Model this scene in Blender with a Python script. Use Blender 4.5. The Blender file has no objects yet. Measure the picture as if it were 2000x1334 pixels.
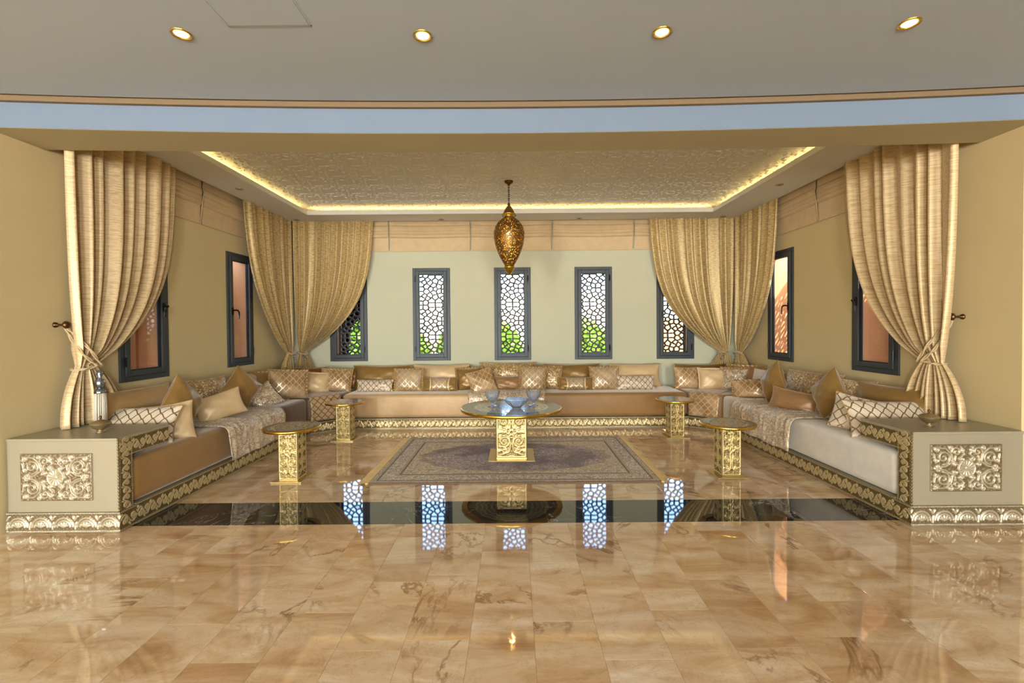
import bpy, bmesh, math, random
import numpy as np
from mathutils import Vector, Matrix, Euler
PI = math.pi
random.seed(7); np.random.seed(7)
S = bpy.context.scene
C = S.collection
# ------------------------------------------------------------------ camera, sky, sun, large lights, exposure
cam_d = bpy.data.cameras.new('camera'); cam = bpy.data.objects.new('camera', cam_d); C.objects.link(cam)
cam_d.sensor_width = 36; cam_d.lens = 16.2; cam_d.clip_start = .05; cam_d.clip_end = 300
cam_d.shift_x = -.002; cam_d.shift_y = -.0075
pt_, rl_ = math.radians(.9), math.radians(.45)
fw_ = Vector((0, math.cos(pt_), -math.sin(pt_))); up_ = Vector((0, math.sin(pt_), math.cos(pt_))); rt_ = Vector((1, 0, 0))
r2 = rt_*math.cos(rl_) - up_*math.sin(rl_); u2 = up_*math.cos(rl_) + rt_*math.sin(rl_)
m_ = Matrix((r2, u2, -fw_)).transposed().to_4x4(); m_.translation = (0, 0, 1.4)
cam.matrix_world = m_
S.camera = cam
S.view_settings.view_transform = 'Standard'; S.view_settings.look = 'None'
S.view_settings.exposure = 0.42; S.view_settings.gamma = 1.0; S.view_settings.use_curve_mapping = False
S.cycles.use_denoising = True
S.cycles.max_bounces = 9; S.cycles.diffuse_bounces = 4; S.cycles.glossy_bounces = 5
S.cycles.transmission_bounces = 8; S.cycles.transparent_max_bounces = 12
S.cycles.caustics_reflective = False; S.cycles.caustics_refractive = False
S.cycles.sample_clamp_indirect = 6.0; S.cycles.blur_glossy = 0.5

W = bpy.data.worlds.new('sky'); S.world = W; W.use_nodes = True
wn = W.node_tree.nodes; wl = W.node_tree.links; wn.clear()
sky = wn.new('ShaderNodeTexSky'); sky.sky_type = 'NISHITA'; sky.sun_disc = False
sky.sun_elevation = math.radians(48); sky.sun_rotation = math.radians(150); sky.altitude = 100; sky.dust_density = 1.5
bg = wn.new('ShaderNodeBackground'); bg.inputs['Strength'].default_value = 2.0
wo = wn.new('ShaderNodeOutputWorld'); wl.new(sky.outputs[0], bg.inputs[0]); wl.new(bg.outputs[0], wo.inputs[0])

def light(name, kind, energy, color, loc, direction, **kw):
    l = bpy.data.lights.new(name, kind); l.energy = energy; l.color = color
    for k, v in kw.items(): setattr(l, k, v)
    o = bpy.data.objects.new(name, l); C.objects.link(o); o.location = loc
    o.rotation_euler = Vector(direction).to_track_quat('-Z', 'Y').to_euler()
    return o
light('sun', 'SUN', 14.0, (1, .93, .82), (4, -6, 12), (-.5, .5, -.7), angle=.009)
# unseen area lights for daylight from behind the camera, spaced clear of window reflections
for xl_, wl in ((-5.55, 1.1), (-2.0, 1.8), (2.0, 1.8), (5.55, 1.1)): light('hall_daylight', 'AREA', 430, (.92, .96, 1.0), (xl_, -8.6, 1.5), (-xl_*.06, 1, 0.0), shape='RECTANGLE', size=wl, size_y=2.5)

# ------------------------------------------------------------------ materials
def srgb(r, g, b):
    f = lambda c: (c/255/12.92) if c/255 <= .04045 else ((c/255+.055)/1.055)**2.4
    return (f(r), f(g), f(b), 1)
class NT:
    def __init__(s, name):
        s.m = bpy.data.materials.new(name); s.m.use_nodes = True; s.t = s.m.node_tree; s.n = s.t.nodes; s.l = s.t.links
        s.n.clear(); s.out = s.n.new('ShaderNodeOutputMaterial'); s.p = s.n.new('ShaderNodeBsdfPrincipled')
        s.l.new(s.p.outputs[0], s.out.inputs[0])
    def node(s, typ, **kw):
        n = s.n.new(typ)
        for k, v in kw.items(): setattr(n, k, v)
        return n
    def set(s, **kw):
        for k, v in kw.items(): s.put(s.p.inputs[k.replace('_', ' ')], v)
        return s
    def put(s, sock, v):
        if isinstance(v, bpy.types.NodeSocket): s.l.new(v, sock)
        else: sock.default_value = v
    def math(s, op, a, b=0.0, c=0.0, clamp=False):
        n = s.node('ShaderNodeMath', operation=op, use_clamp=clamp)
        s.put(n.inputs[0], a); s.put(n.inputs[1], b); s.put(n.inputs[2], c); return n.outputs[0]
    def coord(s, which='Object', scale=(1, 1, 1), rot=(0, 0, 0), loc=(0, 0, 0), rnd=False):
        t = s.node('ShaderNodeTexCoord'); m = s.node('ShaderNodeMapping'); v = t.outputs[which]
        if rnd:
            oi = s.node('ShaderNodeObjectInfo'); mu = s.math('MULTIPLY', oi.outputs['Random'], 61.0)
            a = s.node('ShaderNodeVectorMath', operation='ADD'); s.l.new(v, a.inputs[0]); s.l.new(mu, a.inputs[1]); v = a.outputs[0]
        s.l.new(v, m.inputs[0]); m.inputs['Scale'].default_value = scale; m.inputs['Rotation'].default_value = rot; m.inputs['Location'].default_value = loc
        return m.outputs[0]
    def noise(s, v, scale=5, detail=3, rough=.5, dist=0):
        n = s.node('ShaderNodeTexNoise'); s.l.new(v, n.inputs['Vector']); n.inputs['Scale'].default_value = scale
        n.inputs['Detail'].default_value = detail; n.inputs['Roughness'].default_value = rough; n.inputs['Distortion'].default_value = dist
        return n.outputs['Fac']
    def ramp(s, f, stops, interp='LINEAR'):
        n = s.node('ShaderNodeValToRGB'); s.l.new(f, n.inputs[0]); n.color_ramp.interpolation = interp
        e = n.color_ramp.elements
        while len(e) < len(stops): e.new(.5)
        for i, (p, c) in enumerate(stops):
            e[i].position = p; e[i].color = c if isinstance(c, tuple) else (c, c, c, 1)
        return n.outputs[0]
    def mix(s, f, a, b, mode='MIX'):
        n = s.node('ShaderNodeMix', data_type='RGBA', blend_type=mode)
        s.put(n.inputs[0], f); s.put(n.inputs[6], a); s.put(n.inputs[7], b); return n.outputs[2]
    def bump(s, h, strength=.3, dist=.01):
        n = s.node('ShaderNodeBump'); n.inputs['Strength'].default_value = strength; n.inputs['Distance'].default_value = dist
        s.l.new(h, n.inputs['Height']); s.l.new(n.outputs[0], s.p.inputs['Normal']); return s
M = {}
def plain(name, col, rough=.6, metal=0, **kw):
    t = NT(name); t.set(Base_Color=srgb(*col), Roughness=rough, Metallic=metal, **kw); M[name] = t.m; return t
# plaster
def plaster(name, col, var=.06, rough=.75):
    t = NT(name); v = t.coord(); n = t.noise(v, 1.3, 4, .6); c = srgb(*col); d = tuple(x*(1-var*2) for x in c[:3])+(1,)
    t.set(Base_Color=t.mix(n, d, c), Roughness=rough); t.bump(t.noise(v, 40, 3), .05, .002); M[name] = t.m
plaster('wall_plaster', (218, 198, 148)); plaster('ceiling_paint', (180, 190, 198), .02, .8); plaster('alcove_ceiling_paint', (232, 230, 222), .02, .8); plaster('back_plaster_daylit', (204, 204, 174))
plaster('beam_plaster', (180, 168, 130), .04); plaster('fascia_daylit', (116, 132, 150), .04); plaster('shade_tan', (128, 106, 76), .03)  # fascia tone carries blue daylight, the tan carries the slot's shadow
plaster('terracotta', (216, 146, 92), .08, .85)
plain('window_metal', (62, 66, 68), .5, .2); plain('black_metal', (25, 22, 20), .35, .6)
plain('lattice_paint', (84, 66, 54), .7); plain('bark', (90, 70, 50), .9)
plain('green_glint', (30, 120, 50), .1, 0, Transmission_Weight=.7)
# marble
def marble(name, dark=False):
    t = NT(name)
    v = t.coord('Object', rnd=True, rot=(0, 0, .7)); vw = t.coord('Object', rnd=True, rot=(0, 0, .65), scale=(1, 3.2, 1))
    oi = t.node('ShaderNodeObjectInfo')
    if dark:
        base = t.ramp(t.noise(vw, 3, 5, .6, .6), [(.3, srgb(22, 24, 26)), (.62, srgb(44, 44, 44)), (.8, srgb(60, 52, 46))])
        n = t.noise(v, 2.1, 8, .62, 1.4); ve = t.math('ABSOLUTE', t.math('SUBTRACT', n, .5)); k = t.ramp(ve, [(0, 1.), (.010, 0.)])
        k2 = t.ramp(t.noise(v, 1.3, 2), [(.5, 0.), (.66, 1.)])
        col = t.mix(t.math('MULTIPLY', k, k2), base, srgb(190, 185, 175))
    else:
        n1 = t.noise(vw, 1.6, 6, .62, .9)
        base = t.ramp(n1, [(.28, srgb(192, 152, 108)), (.42, srgb(222, 190, 152)), (.54, srgb(238, 214, 182)), (.70, srgb(253, 240, 220))])
        tone = t.ramp(oi.outputs['Random'], [(0, srgb(236, 220, 200)), (.5, srgb(255, 250, 242)), (1, srgb(246, 232, 212))])
        base = t.mix(1.0, base, tone, 'MULTIPLY')
        n2 = t.noise(v, .85, 7, .6, 1.5); ve = t.math('ABSOLUTE', t.math('SUBTRACT', n2, .5)); k = t.ramp(ve, [(0, .9), (.006, .6), (.018, 0.)])
        gate = t.ramp(t.noise(v, 1.5, 3), [(.50, 0.), (.62, 1.)])
        col = t.mix(t.math('MULTIPLY', k, gate), base, srgb(150, 104, 54))
        g2 = t.ramp(t.noise(v, 3.2, 7, .6, .6), [(.68, 0.), (.73, .55)])
        col = t.mix(g2, col, srgb(180, 140, 84))
        n3 = t.noise(v, 5, 8, .7, 1.0); k3 = t.ramp(t.math('ABSOLUTE', t.math('SUBTRACT', n3, .5)), [(0, .32), (.014, 0.)])
        col = t.mix(k3, col, srgb(170, 128, 84))
    t.set(Base_Color=col, Roughness=.035, IOR=1.6, Coat_Weight=.35, Coat_Roughness=.02)
    M[name] = t.m
marble('beige_marble'); marble('black_marble', True)
# metals
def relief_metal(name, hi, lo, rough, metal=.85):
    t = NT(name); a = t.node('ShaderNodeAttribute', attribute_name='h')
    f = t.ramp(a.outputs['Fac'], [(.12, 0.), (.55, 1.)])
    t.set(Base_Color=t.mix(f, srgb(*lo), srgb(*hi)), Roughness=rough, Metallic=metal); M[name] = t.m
relief_metal('champagne_relief', (208, 188, 140), (108, 90, 54), .40, .55)
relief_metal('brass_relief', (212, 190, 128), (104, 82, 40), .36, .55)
relief_metal('silver_relief', (198, 186, 158), (124, 108, 80), .42, .5)
plain('brass', (226, 182, 74), .2, 1); plain('pale_brass', (222, 200, 140), .25, .9); plain('bronze_metal', (104, 74, 42), .35, .9)
plain('champagne_paint', (170, 162, 138), .38, .3); plain('aged_brass', (170, 150, 110), .3, .8)
plain('steel', (150, 155, 160), .12, .9)
# fabrics
def fabric(name, col, rough=.45, sheen=.5, metal=.0, spec=.5, fuzz=.08):
    t = NT(name); v = t.coord('Object'); c = srgb(*col); n = t.noise(v, 9, 4, .6); hi = tuple(min(1, x*1.18) for x in c[:3])+(1,)
    lo = tuple(x*.86 for x in c[:3])+(1,)
    t.set(Base_Color=t.mix(n, lo, hi), Roughness=rough, Sheen_Weight=sheen, Sheen_Roughness=.35, Sheen_Tint=(1, .93, .8, 1), Metallic=metal, Specular_IOR_Level=spec)
    t.bump(t.noise(v, 14, 3, .6), fuzz*2, .012); M[name] = t.m
fabric('satin_gold', (146, 112, 58), .34, .55, .25, fuzz=.16); fabric('satin_beige', (176, 142, 92), .38, .5, .2); fabric('satin_cream', (214, 184, 136), .4, .5, .1)
fabric('satin_tan', (156, 118, 76), .38, .7, .15); fabric('satin_copper', (150, 98, 44), .4, .5, .2); fabric('satin_white', (222, 210, 188), .42, .4, .05)
fabric('bronze', (146, 112, 64), .38, .5, .3, fuzz=.2)
fabric('velvet_gold', (148, 110, 58), .5, .9); fabric('velvet_brown', (98, 72, 38), .5, .8); fabric('velvet_beige', (196, 162, 116), .45, .8, .05)
fabric('velvet_white', (226, 220, 206), .42, .6, .05); fabric('piping_gold', (176, 142, 84), .4, .4, .3); fabric('cord_fabric', (196, 170, 124), .5, .4)
fabric('tassel_thread', (226, 214, 192), .6, .3); fabric('blind_fabric', (206, 180, 138), .7, .2, fuzz=.03); fabric('fringe', (242, 200, 104), .6, .3)
def trellis(name, base, line, alt=None, lm=.5):
    t = NT(name); tc = t.node('ShaderNodeTexCoord'); sp = t.node('ShaderNodeSeparateXYZ'); t.l.new(tc.outputs['UV'], sp.inputs[0])
    u, v = sp.outputs[0], sp.outputs[1]
    P = .088; k1 = []
    for sg in (1, -1):
        a = t.math('ADD', t.math('DIVIDE', u, P), t.math('MULTIPLY', t.math('DIVIDE', v, P), sg*.95))
        a = t.math('ADD', a, t.math('MULTIPLY', t.math('SINE', t.math('MULTIPLY', t.math('SUBTRACT', u, t.math('MULTIPLY', v, sg)), 2*PI/P)), .035))
        f = t.math('ABSOLUTE', t.math('SUBTRACT', t.math('FRACT', a), .5)); k1.append(t.math('LESS_THAN', f, .075))
    k = t.math('MAXIMUM', k1[0], k1[1])
    n = t.noise(tc.outputs['UV'], 7, 3); b = t.mix(n, tuple(x*.8 for x in srgb(*base)[:3])+(1,), srgb(*base))
    if alt: b = t.mix(t.ramp(t.noise(tc.outputs['UV'], 3.2, 2), [(.42, 0.), (.6, 1.)]), b, srgb(*alt))
    t.set(Base_Color=t.mix(k, b, srgb(*line)), Roughness=.36, Metallic=t.math('MULTIPLY', k, lm), Sheen_Weight=.3)
    t.bump(k, .25, .004); M[name] = t.m
trellis('trellis_white', (226, 208, 180), (140, 112, 70)); trellis('trellis_silver', (196, 168, 128), (214, 196, 160), (168, 134, 88))
trellis('trellis_bronze', (160, 122, 76), (220, 194, 146), (196, 160, 118)); trellis('trellis_throw', (196, 162, 116), (110, 88, 58))
def sequin(name, base, spark, dark):
    t = NT(name); v = t.coord('Object'); vo = t.node('ShaderNodeTexVoronoi'); t.l.new(v, vo.inputs['Vector']); vo.inputs['Scale'].default_value = 95
    r = t.node('ShaderNodeSeparateColor'); t.l.new(vo.outputs['Color'], r.inputs[0])
    k = t.math('GREATER_THAN', r.outputs[0], .86); n = t.noise(v, 26, 5, .7, 1.2); f = t.ramp(n, [(.44, 0.), (.54, 1.)])
    c = t.mix(f, srgb(*dark), srgb(*base)); c = t.mix(k, c, srgb(*spark))
    t.set(Base_Color=c, Roughness=.36, Metallic=t.math('ADD', t.math('MULTIPLY', k, .6), .15), Sheen_Weight=.3)
    t.bump(t.math('ADD', n, t.math('MULTIPLY', r.outputs[1], .5)), .5, .006); M[name] = t.m
sequin('sequin_gold', (196, 162, 106), (255, 240, 205), (146, 112, 62)); sequin('sequin_silver', (212, 190, 158), (255, 250, 236), (160, 132, 98))
sequin('throw_sequin', (226, 204, 168), (255, 252, 240), (176, 148, 112))
def curtain_mat(name, a, b):
    t = NT(name); tc = t.node('ShaderNodeTexCoord'); mp = t.node('ShaderNodeMapping'); t.l.new(tc.outputs['UV'], mp.inputs[0]); mp.inputs['Scale'].default_value = (13, 95, 1)
    n = t.noise(mp.outputs[0], 1.0, 4, .7, .3); f = t.ramp(n, [(.40, 0.), (.56, 1.)])
    t.set(Base_Color=t.mix(f, srgb(*b), srgb(*a)), Roughness=t.ramp(n, [(.4, .34), (.6, .5)]), Metallic=.18, Sheen_Weight=.4, Sheen_Roughness=.4)
    t.bump(n, .22, .004)
    tr = t.node('ShaderNodeBsdfTranslucent'); tr.inputs[0].default_value = srgb(220, 180, 90); mx = t.node('ShaderNodeMixShader'); mx.inputs[0].default_value = .1
    t.l.new(t.p.outputs[0], mx.inputs[1]); t.l.new(tr.outputs[0], mx.inputs[2]); t.l.new(mx.outputs[0], t.out.inputs[0]); M[name] = t.m
curtain_mat('curtain_silk', (232, 208, 160), (206, 172, 120)); curtain_mat('curtain_damask', (218, 190, 130), (164, 134, 80))
def emit(name, col, st):
    t = NT(name); e = t.node('ShaderNodeEmission'); e.inputs[0].default_value = col; e.inputs[1].default_value = st; t.l.new(e.outputs[0], t.out.inputs[0]); M[name] = t.m
emit('lamp_glow', (1, .74, .34, 1), 9); emit('lamp_halo', (1, .56, .12, 1), 2.2); emit('led_glow', (1, .70, .26, 1), 9); emit('bulb_glow', (1, .7, .3, 1), 26)
def pane_glass():
    t = NT('pane_glass'); tr = t.node('ShaderNodeBsdfTransparent'); tr.inputs[0].default_value = (.93, .97, 1, 1)
    gl = t.node('ShaderNodeBsdfGlossy'); gl.inputs['Roughness'].default_value = .02; lw = t.node('ShaderNodeLayerWeight'); lw.inputs[0].default_value = .5; frv = t.math('ADD', t.math('MULTIPLY', t.math('POWER', lw.outputs['Facing'], 5.0), .9), .02)
    mx = t.node('ShaderNodeMixShader'); t.l.new(frv, mx.inputs[0]); t.l.new(tr.outputs[0], mx.inputs[1]); t.l.new(gl.outputs[0], mx.inputs[2]); t.l.new(mx.outputs[0], t.out.inputs[0]); M['pane_glass'] = t.m
pane_glass()
t = plain('cut_glass', (235, 243, 255), .03, 0, Transmission_Weight=.85, IOR=1.5); t.bump(t.noise(t.coord(), 60, 1), .35, .004)
def perforated():
    t = NT('perforated_brass'); v = t.coord('Object'); vo = t.node('ShaderNodeTexVoronoi', feature='F1'); t.l.new(v, vo.inputs['Vector']); vo.inputs['Scale'].default_value = 58
    t.set(Base_Color=srgb(120, 92, 44), Metallic=.8, Roughness=.45); t.bump(vo.outputs[0], .6, .004)
    hole = t.math('LESS_THAN', vo.outputs[0], .28); tr = t.node('ShaderNodeBsdfTransparent'); tr.inputs[0].default_value = (1, .8, .5, 1)
    mx = t.node('ShaderNodeMixShader'); t.l.new(hole, mx.inputs[0]); t.l.new(t.p.outputs[0], mx.inputs[1]); t.l.new(tr.outputs[0], mx.inputs[2]); t.l.new(mx.outputs[0], t.out.inputs[0]); M['perforated_brass'] = t.m
perforated()
def table_top_mat():
    t = NT('engraved_top'); v = t.coord('Object'); sp = t.node('ShaderNodeSeparateXYZ'); t.l.new(v, sp.inputs[0])
    r = t.math('SQRT', t.math('ADD', t.math('POWER', sp.outputs[0], 2), t.math('POWER', sp.outputs[1], 2)))
    a = t.math('ARCTAN2', sp.outputs[1], sp.outputs[0])
    vo = t.node('ShaderNodeTexVoronoi', feature='DISTANCE_TO_EDGE'); t.l.new(v, vo.inputs['Vector']); vo.inputs['Scale'].default_value = 55
    f = t.ramp(vo.outputs[0], [(.04, 1.), (.12, 0.)])
    pet = t.math('SINE', t.math('MULTIPLY', a, 16)); f2 = t.math('MULTIPLY', t.math('ADD', t.math('SINE', t.math('ADD', t.math('MULTIPLY', r, 120), pet)), 1), .5)
    tr = t.node('ShaderNodeAttribute', attribute_name='rim')
    inner = t.math('LESS_THAN', r, t.math('MULTIPLY', tr.outputs['Fac'], 1.0))
    k = t.math('MULTIPLY', t.math('MAXIMUM', f, t.math('GREATER_THAN', f2, .8)), inner)
    t.set(Base_Color=t.mix(k, srgb(74, 64, 52), srgb(226, 220, 204)), Roughness=.2, Metallic=.4, Coat_Weight=.5, Coat_Roughness=.03); M['engraved_top'] = t.m
table_top_mat()
def rug_mat():
    t = NT('rug_pile'); v = t.coord('Object'); sp = t.node('ShaderNodeSeparateXYZ'); t.l.new(v, sp.inputs[0]); x, y = sp.outputs[0], sp.outputs[1]
    ax, ay = t.math('ABSOLUTE', x), t.math('ABSOLUTE', y); hx, hy = 1.32, .845
    e = t.math('MINIMUM', t.math('SUBTRACT', hx, ax), t.math('SUBTRACT', hy, ay))
    n = t.noise(v, 22, 4, .8, 2.2); n2 = t.noise(v, 70, 3, .7)
    floral = t.ramp(n, [(.44, 0.), (.50, .5), (.56, 1.)]); fine = t.ramp(n2, [(.42, 0.), (.56, 1.)])
    border = t.mix(floral, srgb(166, 150, 136), srgb(252, 242, 222)); border = t.mix(t.math('MULTIPLY', fine, .35), border, srgb(206, 190, 164))
    vx = t.math('DIVIDE', x, .98); vy = t.math('DIVIDE', y, .52); ell = t.math('ADD', t.math('POWER', vx, 2), t.math('POWER', vy, 2))
    ell = t.math('ADD', ell, t.math('MULTIPLY', t.math('SINE', t.math('MULTIPLY', t.math('ARCTAN2', vy, vx), 16)), .05))
    corner = t.mix(floral, srgb(190, 172, 146), srgb(244, 228, 200)); med = t.mix(floral, srgb(160, 144, 138), srgb(232, 214, 202))
    med = t.mix(t.ramp(t.noise(v, 2.2, 3), [(.45, 0.), (.6, .7)]), med, srgb(140, 126, 124))
    inner = t.mix(t.math('LESS_THAN', ell, 1.0), corner, med); ring = t.math('LESS_THAN', t.math('ABSOLUTE', t.math('SUBTRACT', ell, 1.03)), .035); inner = t.mix(ring, inner, srgb(196, 176, 144))
    c = t.mix(t.math('LESS_THAN', e, .24), inner, border)
    for d, w, col in ((.24, .010, (150, 134, 120)), (.215, .010, (206, 188, 160)), (.07, .009, (150, 134, 120)), (.045, .010, (204, 186, 158)), (.0, .014, (118, 96, 78))):
        c = t.mix(t.math('LESS_THAN', t.math('ABSOLUTE', t.math('SUBTRACT', e, d)), w), c, srgb(*col))
    t.set(Base_Color=c, Roughness=.95, Specular_IOR_Level=.1); t.bump(n2, .3, .004); M['rug_pile'] = t.m
rug_mat()
def leaf_mat():
    t = NT('leaf'); oi = t.coord('Object'); n = t.noise(oi, 6, 2); t.set(Base_Color=t.mix(n, srgb(70, 120, 30), srgb(150, 190, 60)), Roughness=.5)
    tr = t.node('ShaderNodeBsdfTranslucent'); tr.inputs[0].default_value = srgb(150, 200, 50); mx = t.node('ShaderNodeMixShader'); mx.inputs[0].default_value = .35
    t.l.new(t.p.outputs[0], mx.inputs[1]); t.l.new(tr.outputs[0], mx.inputs[2]); t.l.new(mx.outputs[0], t.out.inputs[0]); M['leaf'] = t.m
    t = NT('ground'); n = t.noise(t.coord(), 3, 5); t.set(Base_Color=t.mix(n, srgb(110, 120, 60), srgb(150, 140, 90)), Roughness=.95); M['ground'] = t.m
leaf_mat()

# ------------------------------------------------------------------ helpers
def tag(o, label=None, cat=None, group=None, kind=None):
    if label: o['label'] = label
    if cat: o['category'] = cat
    if group: o['group'] = group
    if kind: o['kind'] = kind
    return o
def empty(name, loc=(0, 0, 0), rz=0):
    o = bpy.data.objects.new(name, None); C.objects.link(o); o.location = loc; o.rotation_euler = (0, 0, rz); o.empty_display_size = .1; return o
def link(name, me, mat=None, parent=None, smooth=False, loc=None):
    o = bpy.data.objects.new(name, me); C.objects.link(o)
    if mat: me.materials.clear(); me.materials.append(M[mat])
    if parent: o.parent = parent
    if loc: o.location = loc
    if smooth: me.shade_smooth()
    return o
def mesh(name, vs, fs):
    me = bpy.data.meshes.new(name); me.from_pydata([tuple(v) for v in vs], [], fs); me.update(); return me
class MB:
    def __init__(s): s.v = []; s.f = []
    def add(s, vs, fs):
        b = len(s.v); s.v += [tuple(v) for v in vs]; s.f += [tuple(i+b for i in f) for f in fs]; return s
    def box(s, x0, x1, y0, y1, z0, z1):
        v = [(x, y, z) for z in (z0, z1) for y in (y0, y1) for x in (x0, x1)]
        return s.add(v, [(0, 2, 3, 1), (4, 5, 7, 6), (0, 1, 5, 4), (2, 6, 7, 3), (0, 4, 6, 2), (1, 3, 7, 5)])
    def prism(s, poly, z0, z1):
        n = len(poly); v = [(x, y, z0) for x, y in poly]+[(x, y, z1) for x, y in poly]
        return s.add(v, [tuple(range(n))[::-1], tuple(range(n, 2*n))]+[(i, (i+1) % n, n+(i+1) % n, n+i) for i in range(n)])
    def tube(s, pts, r, n=8, closed=False):
        pts = [Vector(p) for p in pts]; rs = r if isinstance(r, (list, tuple)) else [r]*len(pts); vs = []; up = Vector((.3, .2, 1)).normalized()
        for i, p in enumerate(pts):
            d = (pts[(i+1) % len(pts)]-pts[i-1]) if closed else (pts[min(i+1, len(pts)-1)]-pts[max(i-1, 0)])
            if d.length < 1e-9: d = Vector((0, 0, 1))
            d.normalize(); a = d.cross(up)
            if a.length < .05: a = d.cross(Vector((1, 0, 0)))
            a.normalize(); b = d.cross(a)
            vs += [p+(a*math.cos(2*PI*k/n)+b*math.sin(2*PI*k/n))*rs[i] for k in range(n)]
        m = len(pts); fs = [(i*n+k, i*n+(k+1) % n, ((i+1) % m)*n+(k+1) % n, ((i+1) % m)*n+k) for i in range(m if closed else m-1) for k in range(n)]
        if not closed: fs += [tuple(range(n))[::-1], tuple((m-1)*n+k for k in range(n))]
        return s.add(vs, fs)
    def lathe(s, prof, n=24, c=(0, 0, 0), wob=None):
        vs = []
        for r, z in prof:
            for k in range(n):
                a = 2*PI*k/n; rr = r*(wob(a, z) if wob else 1); vs.append((c[0]+rr*math.cos(a), c[1]+rr*math.sin(a), c[2]+z))
        m = len(prof); fs = [(i*n+k, i*n+(k+1) % n, (i+1)*n+(k+1) % n, (i+1)*n+k) for i in range(m-1) for k in range(n)]
        return s.add(vs, fs)
    def build(s, name, mat, parent=None, smooth=False, loc=None, bevel=0):
        me = mesh(name, s.v, s.f)
        if bevel:
            bm = bmesh.new(); bm.from_mesh(me); bmesh.ops.bevel(bm, geom=[e for e in bm.edges if len(e.link_faces) == 2 and e.calc_face_angle() > .5], offset=bevel, segments=2, affect='EDGES', profile=.5); bm.to_mesh(me); bm.free()
        return link(name, me, mat, parent, smooth, loc)
def smooth_all(o): o.data.shade_smooth(); return o
def uvmap(me, uvs):
    l = me.uv_layers.new(name='UVMap'); idx = np.empty(len(me.loops), dtype=np.int32); me.loops.foreach_get('vertex_index', idx)
    l.data.foreach_set('uv', np.asarray(uvs, dtype=np.float32)[idx].ravel())
def grid_mesh(name, P, uv=None, closed_u=False):
    """P: array nu x nv x 3"""
    nu, nv = P.shape[:2]; ii = np.arange(nu*nv).reshape(nu, nv)
    q = np.stack([ii[:-1, :-1], ii[1:, :-1], ii[1:, 1:], ii[:-1, 1:]], -1).reshape(-1, 4)
    me = mesh(name, P.reshape(-1, 3).tolist(), q.tolist())
    if uv is not None: uvmap(me, uv.reshape(-1, 2))
    return me
# ------------------------------------------------------------------ carved relief
def spiral(cx, cy, r0, r1, a0, a1, n=60):
    t = np.linspace(0, 1, n); r = r0+(r1-r0)*t; a = np.radians(a0+(a1-a0)*t); return np.stack([cx+r*np.cos(a), cy+r*np.sin(a)], 1)
def seg(pts, n=30):
    pts = np.array(pts, float); out = [pts[:1]]
    for a, b in zip(pts[:-1], pts[1:]):
        t = np.linspace(0, 1, n)[1:, None]; out.append(a+(b-a)*t)
    return np.concatenate(out)
def ridge(X, Z, curves, w):
    d = np.full(X.shape, 1e9)
    for c in curves:
        for k in range(0, len(c), 40):
            cc = c[k:k+41]; dd = np.sqrt((X[..., None]-cc[:, 0])**2+(Z[..., None]-cc[:, 1])**2).min(-1); d = np.minimum(d, dd)
    return np.clip(1-(d/w)**2, 0, 1)
def column_relief(w, h, nx, nz):
    x = np.linspace(0, w, nx); z = np.linspace(0, h, nz); X, Z = np.meshgrid(x, z); Xm = np.where(X > w/2, w-X, X)
    cs = []; R = .19*w
    for cz, a in ((.80*h, 1), (.36*h, 1)):
        cs += [spiral(.26*w, cz, R, .03*w, -100, 560, 110)]
        cs += [spiral(.26*w, cz-.20*h, .10*w, .02*w, 90, -360), seg([(.44*w, cz-.22*h), (.47*w, cz-.05*h), (.42*w, cz+.1*h), (.47*w, cz+.15*h)])]
    cs += [spiral(.13*w, .95*h, .05*w, .01*w, 0, 400), spiral(.40*w, .92*h, .06*w, .01*w, 0, -400), spiral(.1*w, .16*h, .06*w, .01*w, 0, 500), spiral(.12*w, .6*h, .06*w, .01*w, 0, -450), spiral(.4*w, .66*h, .05*w, .01*w, 0, 400)]
    cs += [seg([(.1*w, .06*h), (.4*w, .12*h), (.3*w, .2*h)]), seg([(.5*w, .5*h), (.42*w, .56*h), (.5*w, .62*h)]), seg([(.08*w, .55*h), (.3*w, .58*h), (.4*w, .52*h)])]
    H = ridge(Xm, Z, cs, .032*w)
    fine = .5+.5*np.sin(Xm/w*70+3*np.sin(Z/w*22))*np.sin(Z/w*64+3*np.sin(Xm/w*26)); H = np.maximum(H, .42*fine*(H < .3))
    b = .055*w; e = np.minimum(np.minimum(X, w-X), np.minimum(Z, h-Z)); H = np.where(e < b, .75, H); H[e < b*.15] = .3
    return X, Z, H
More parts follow.
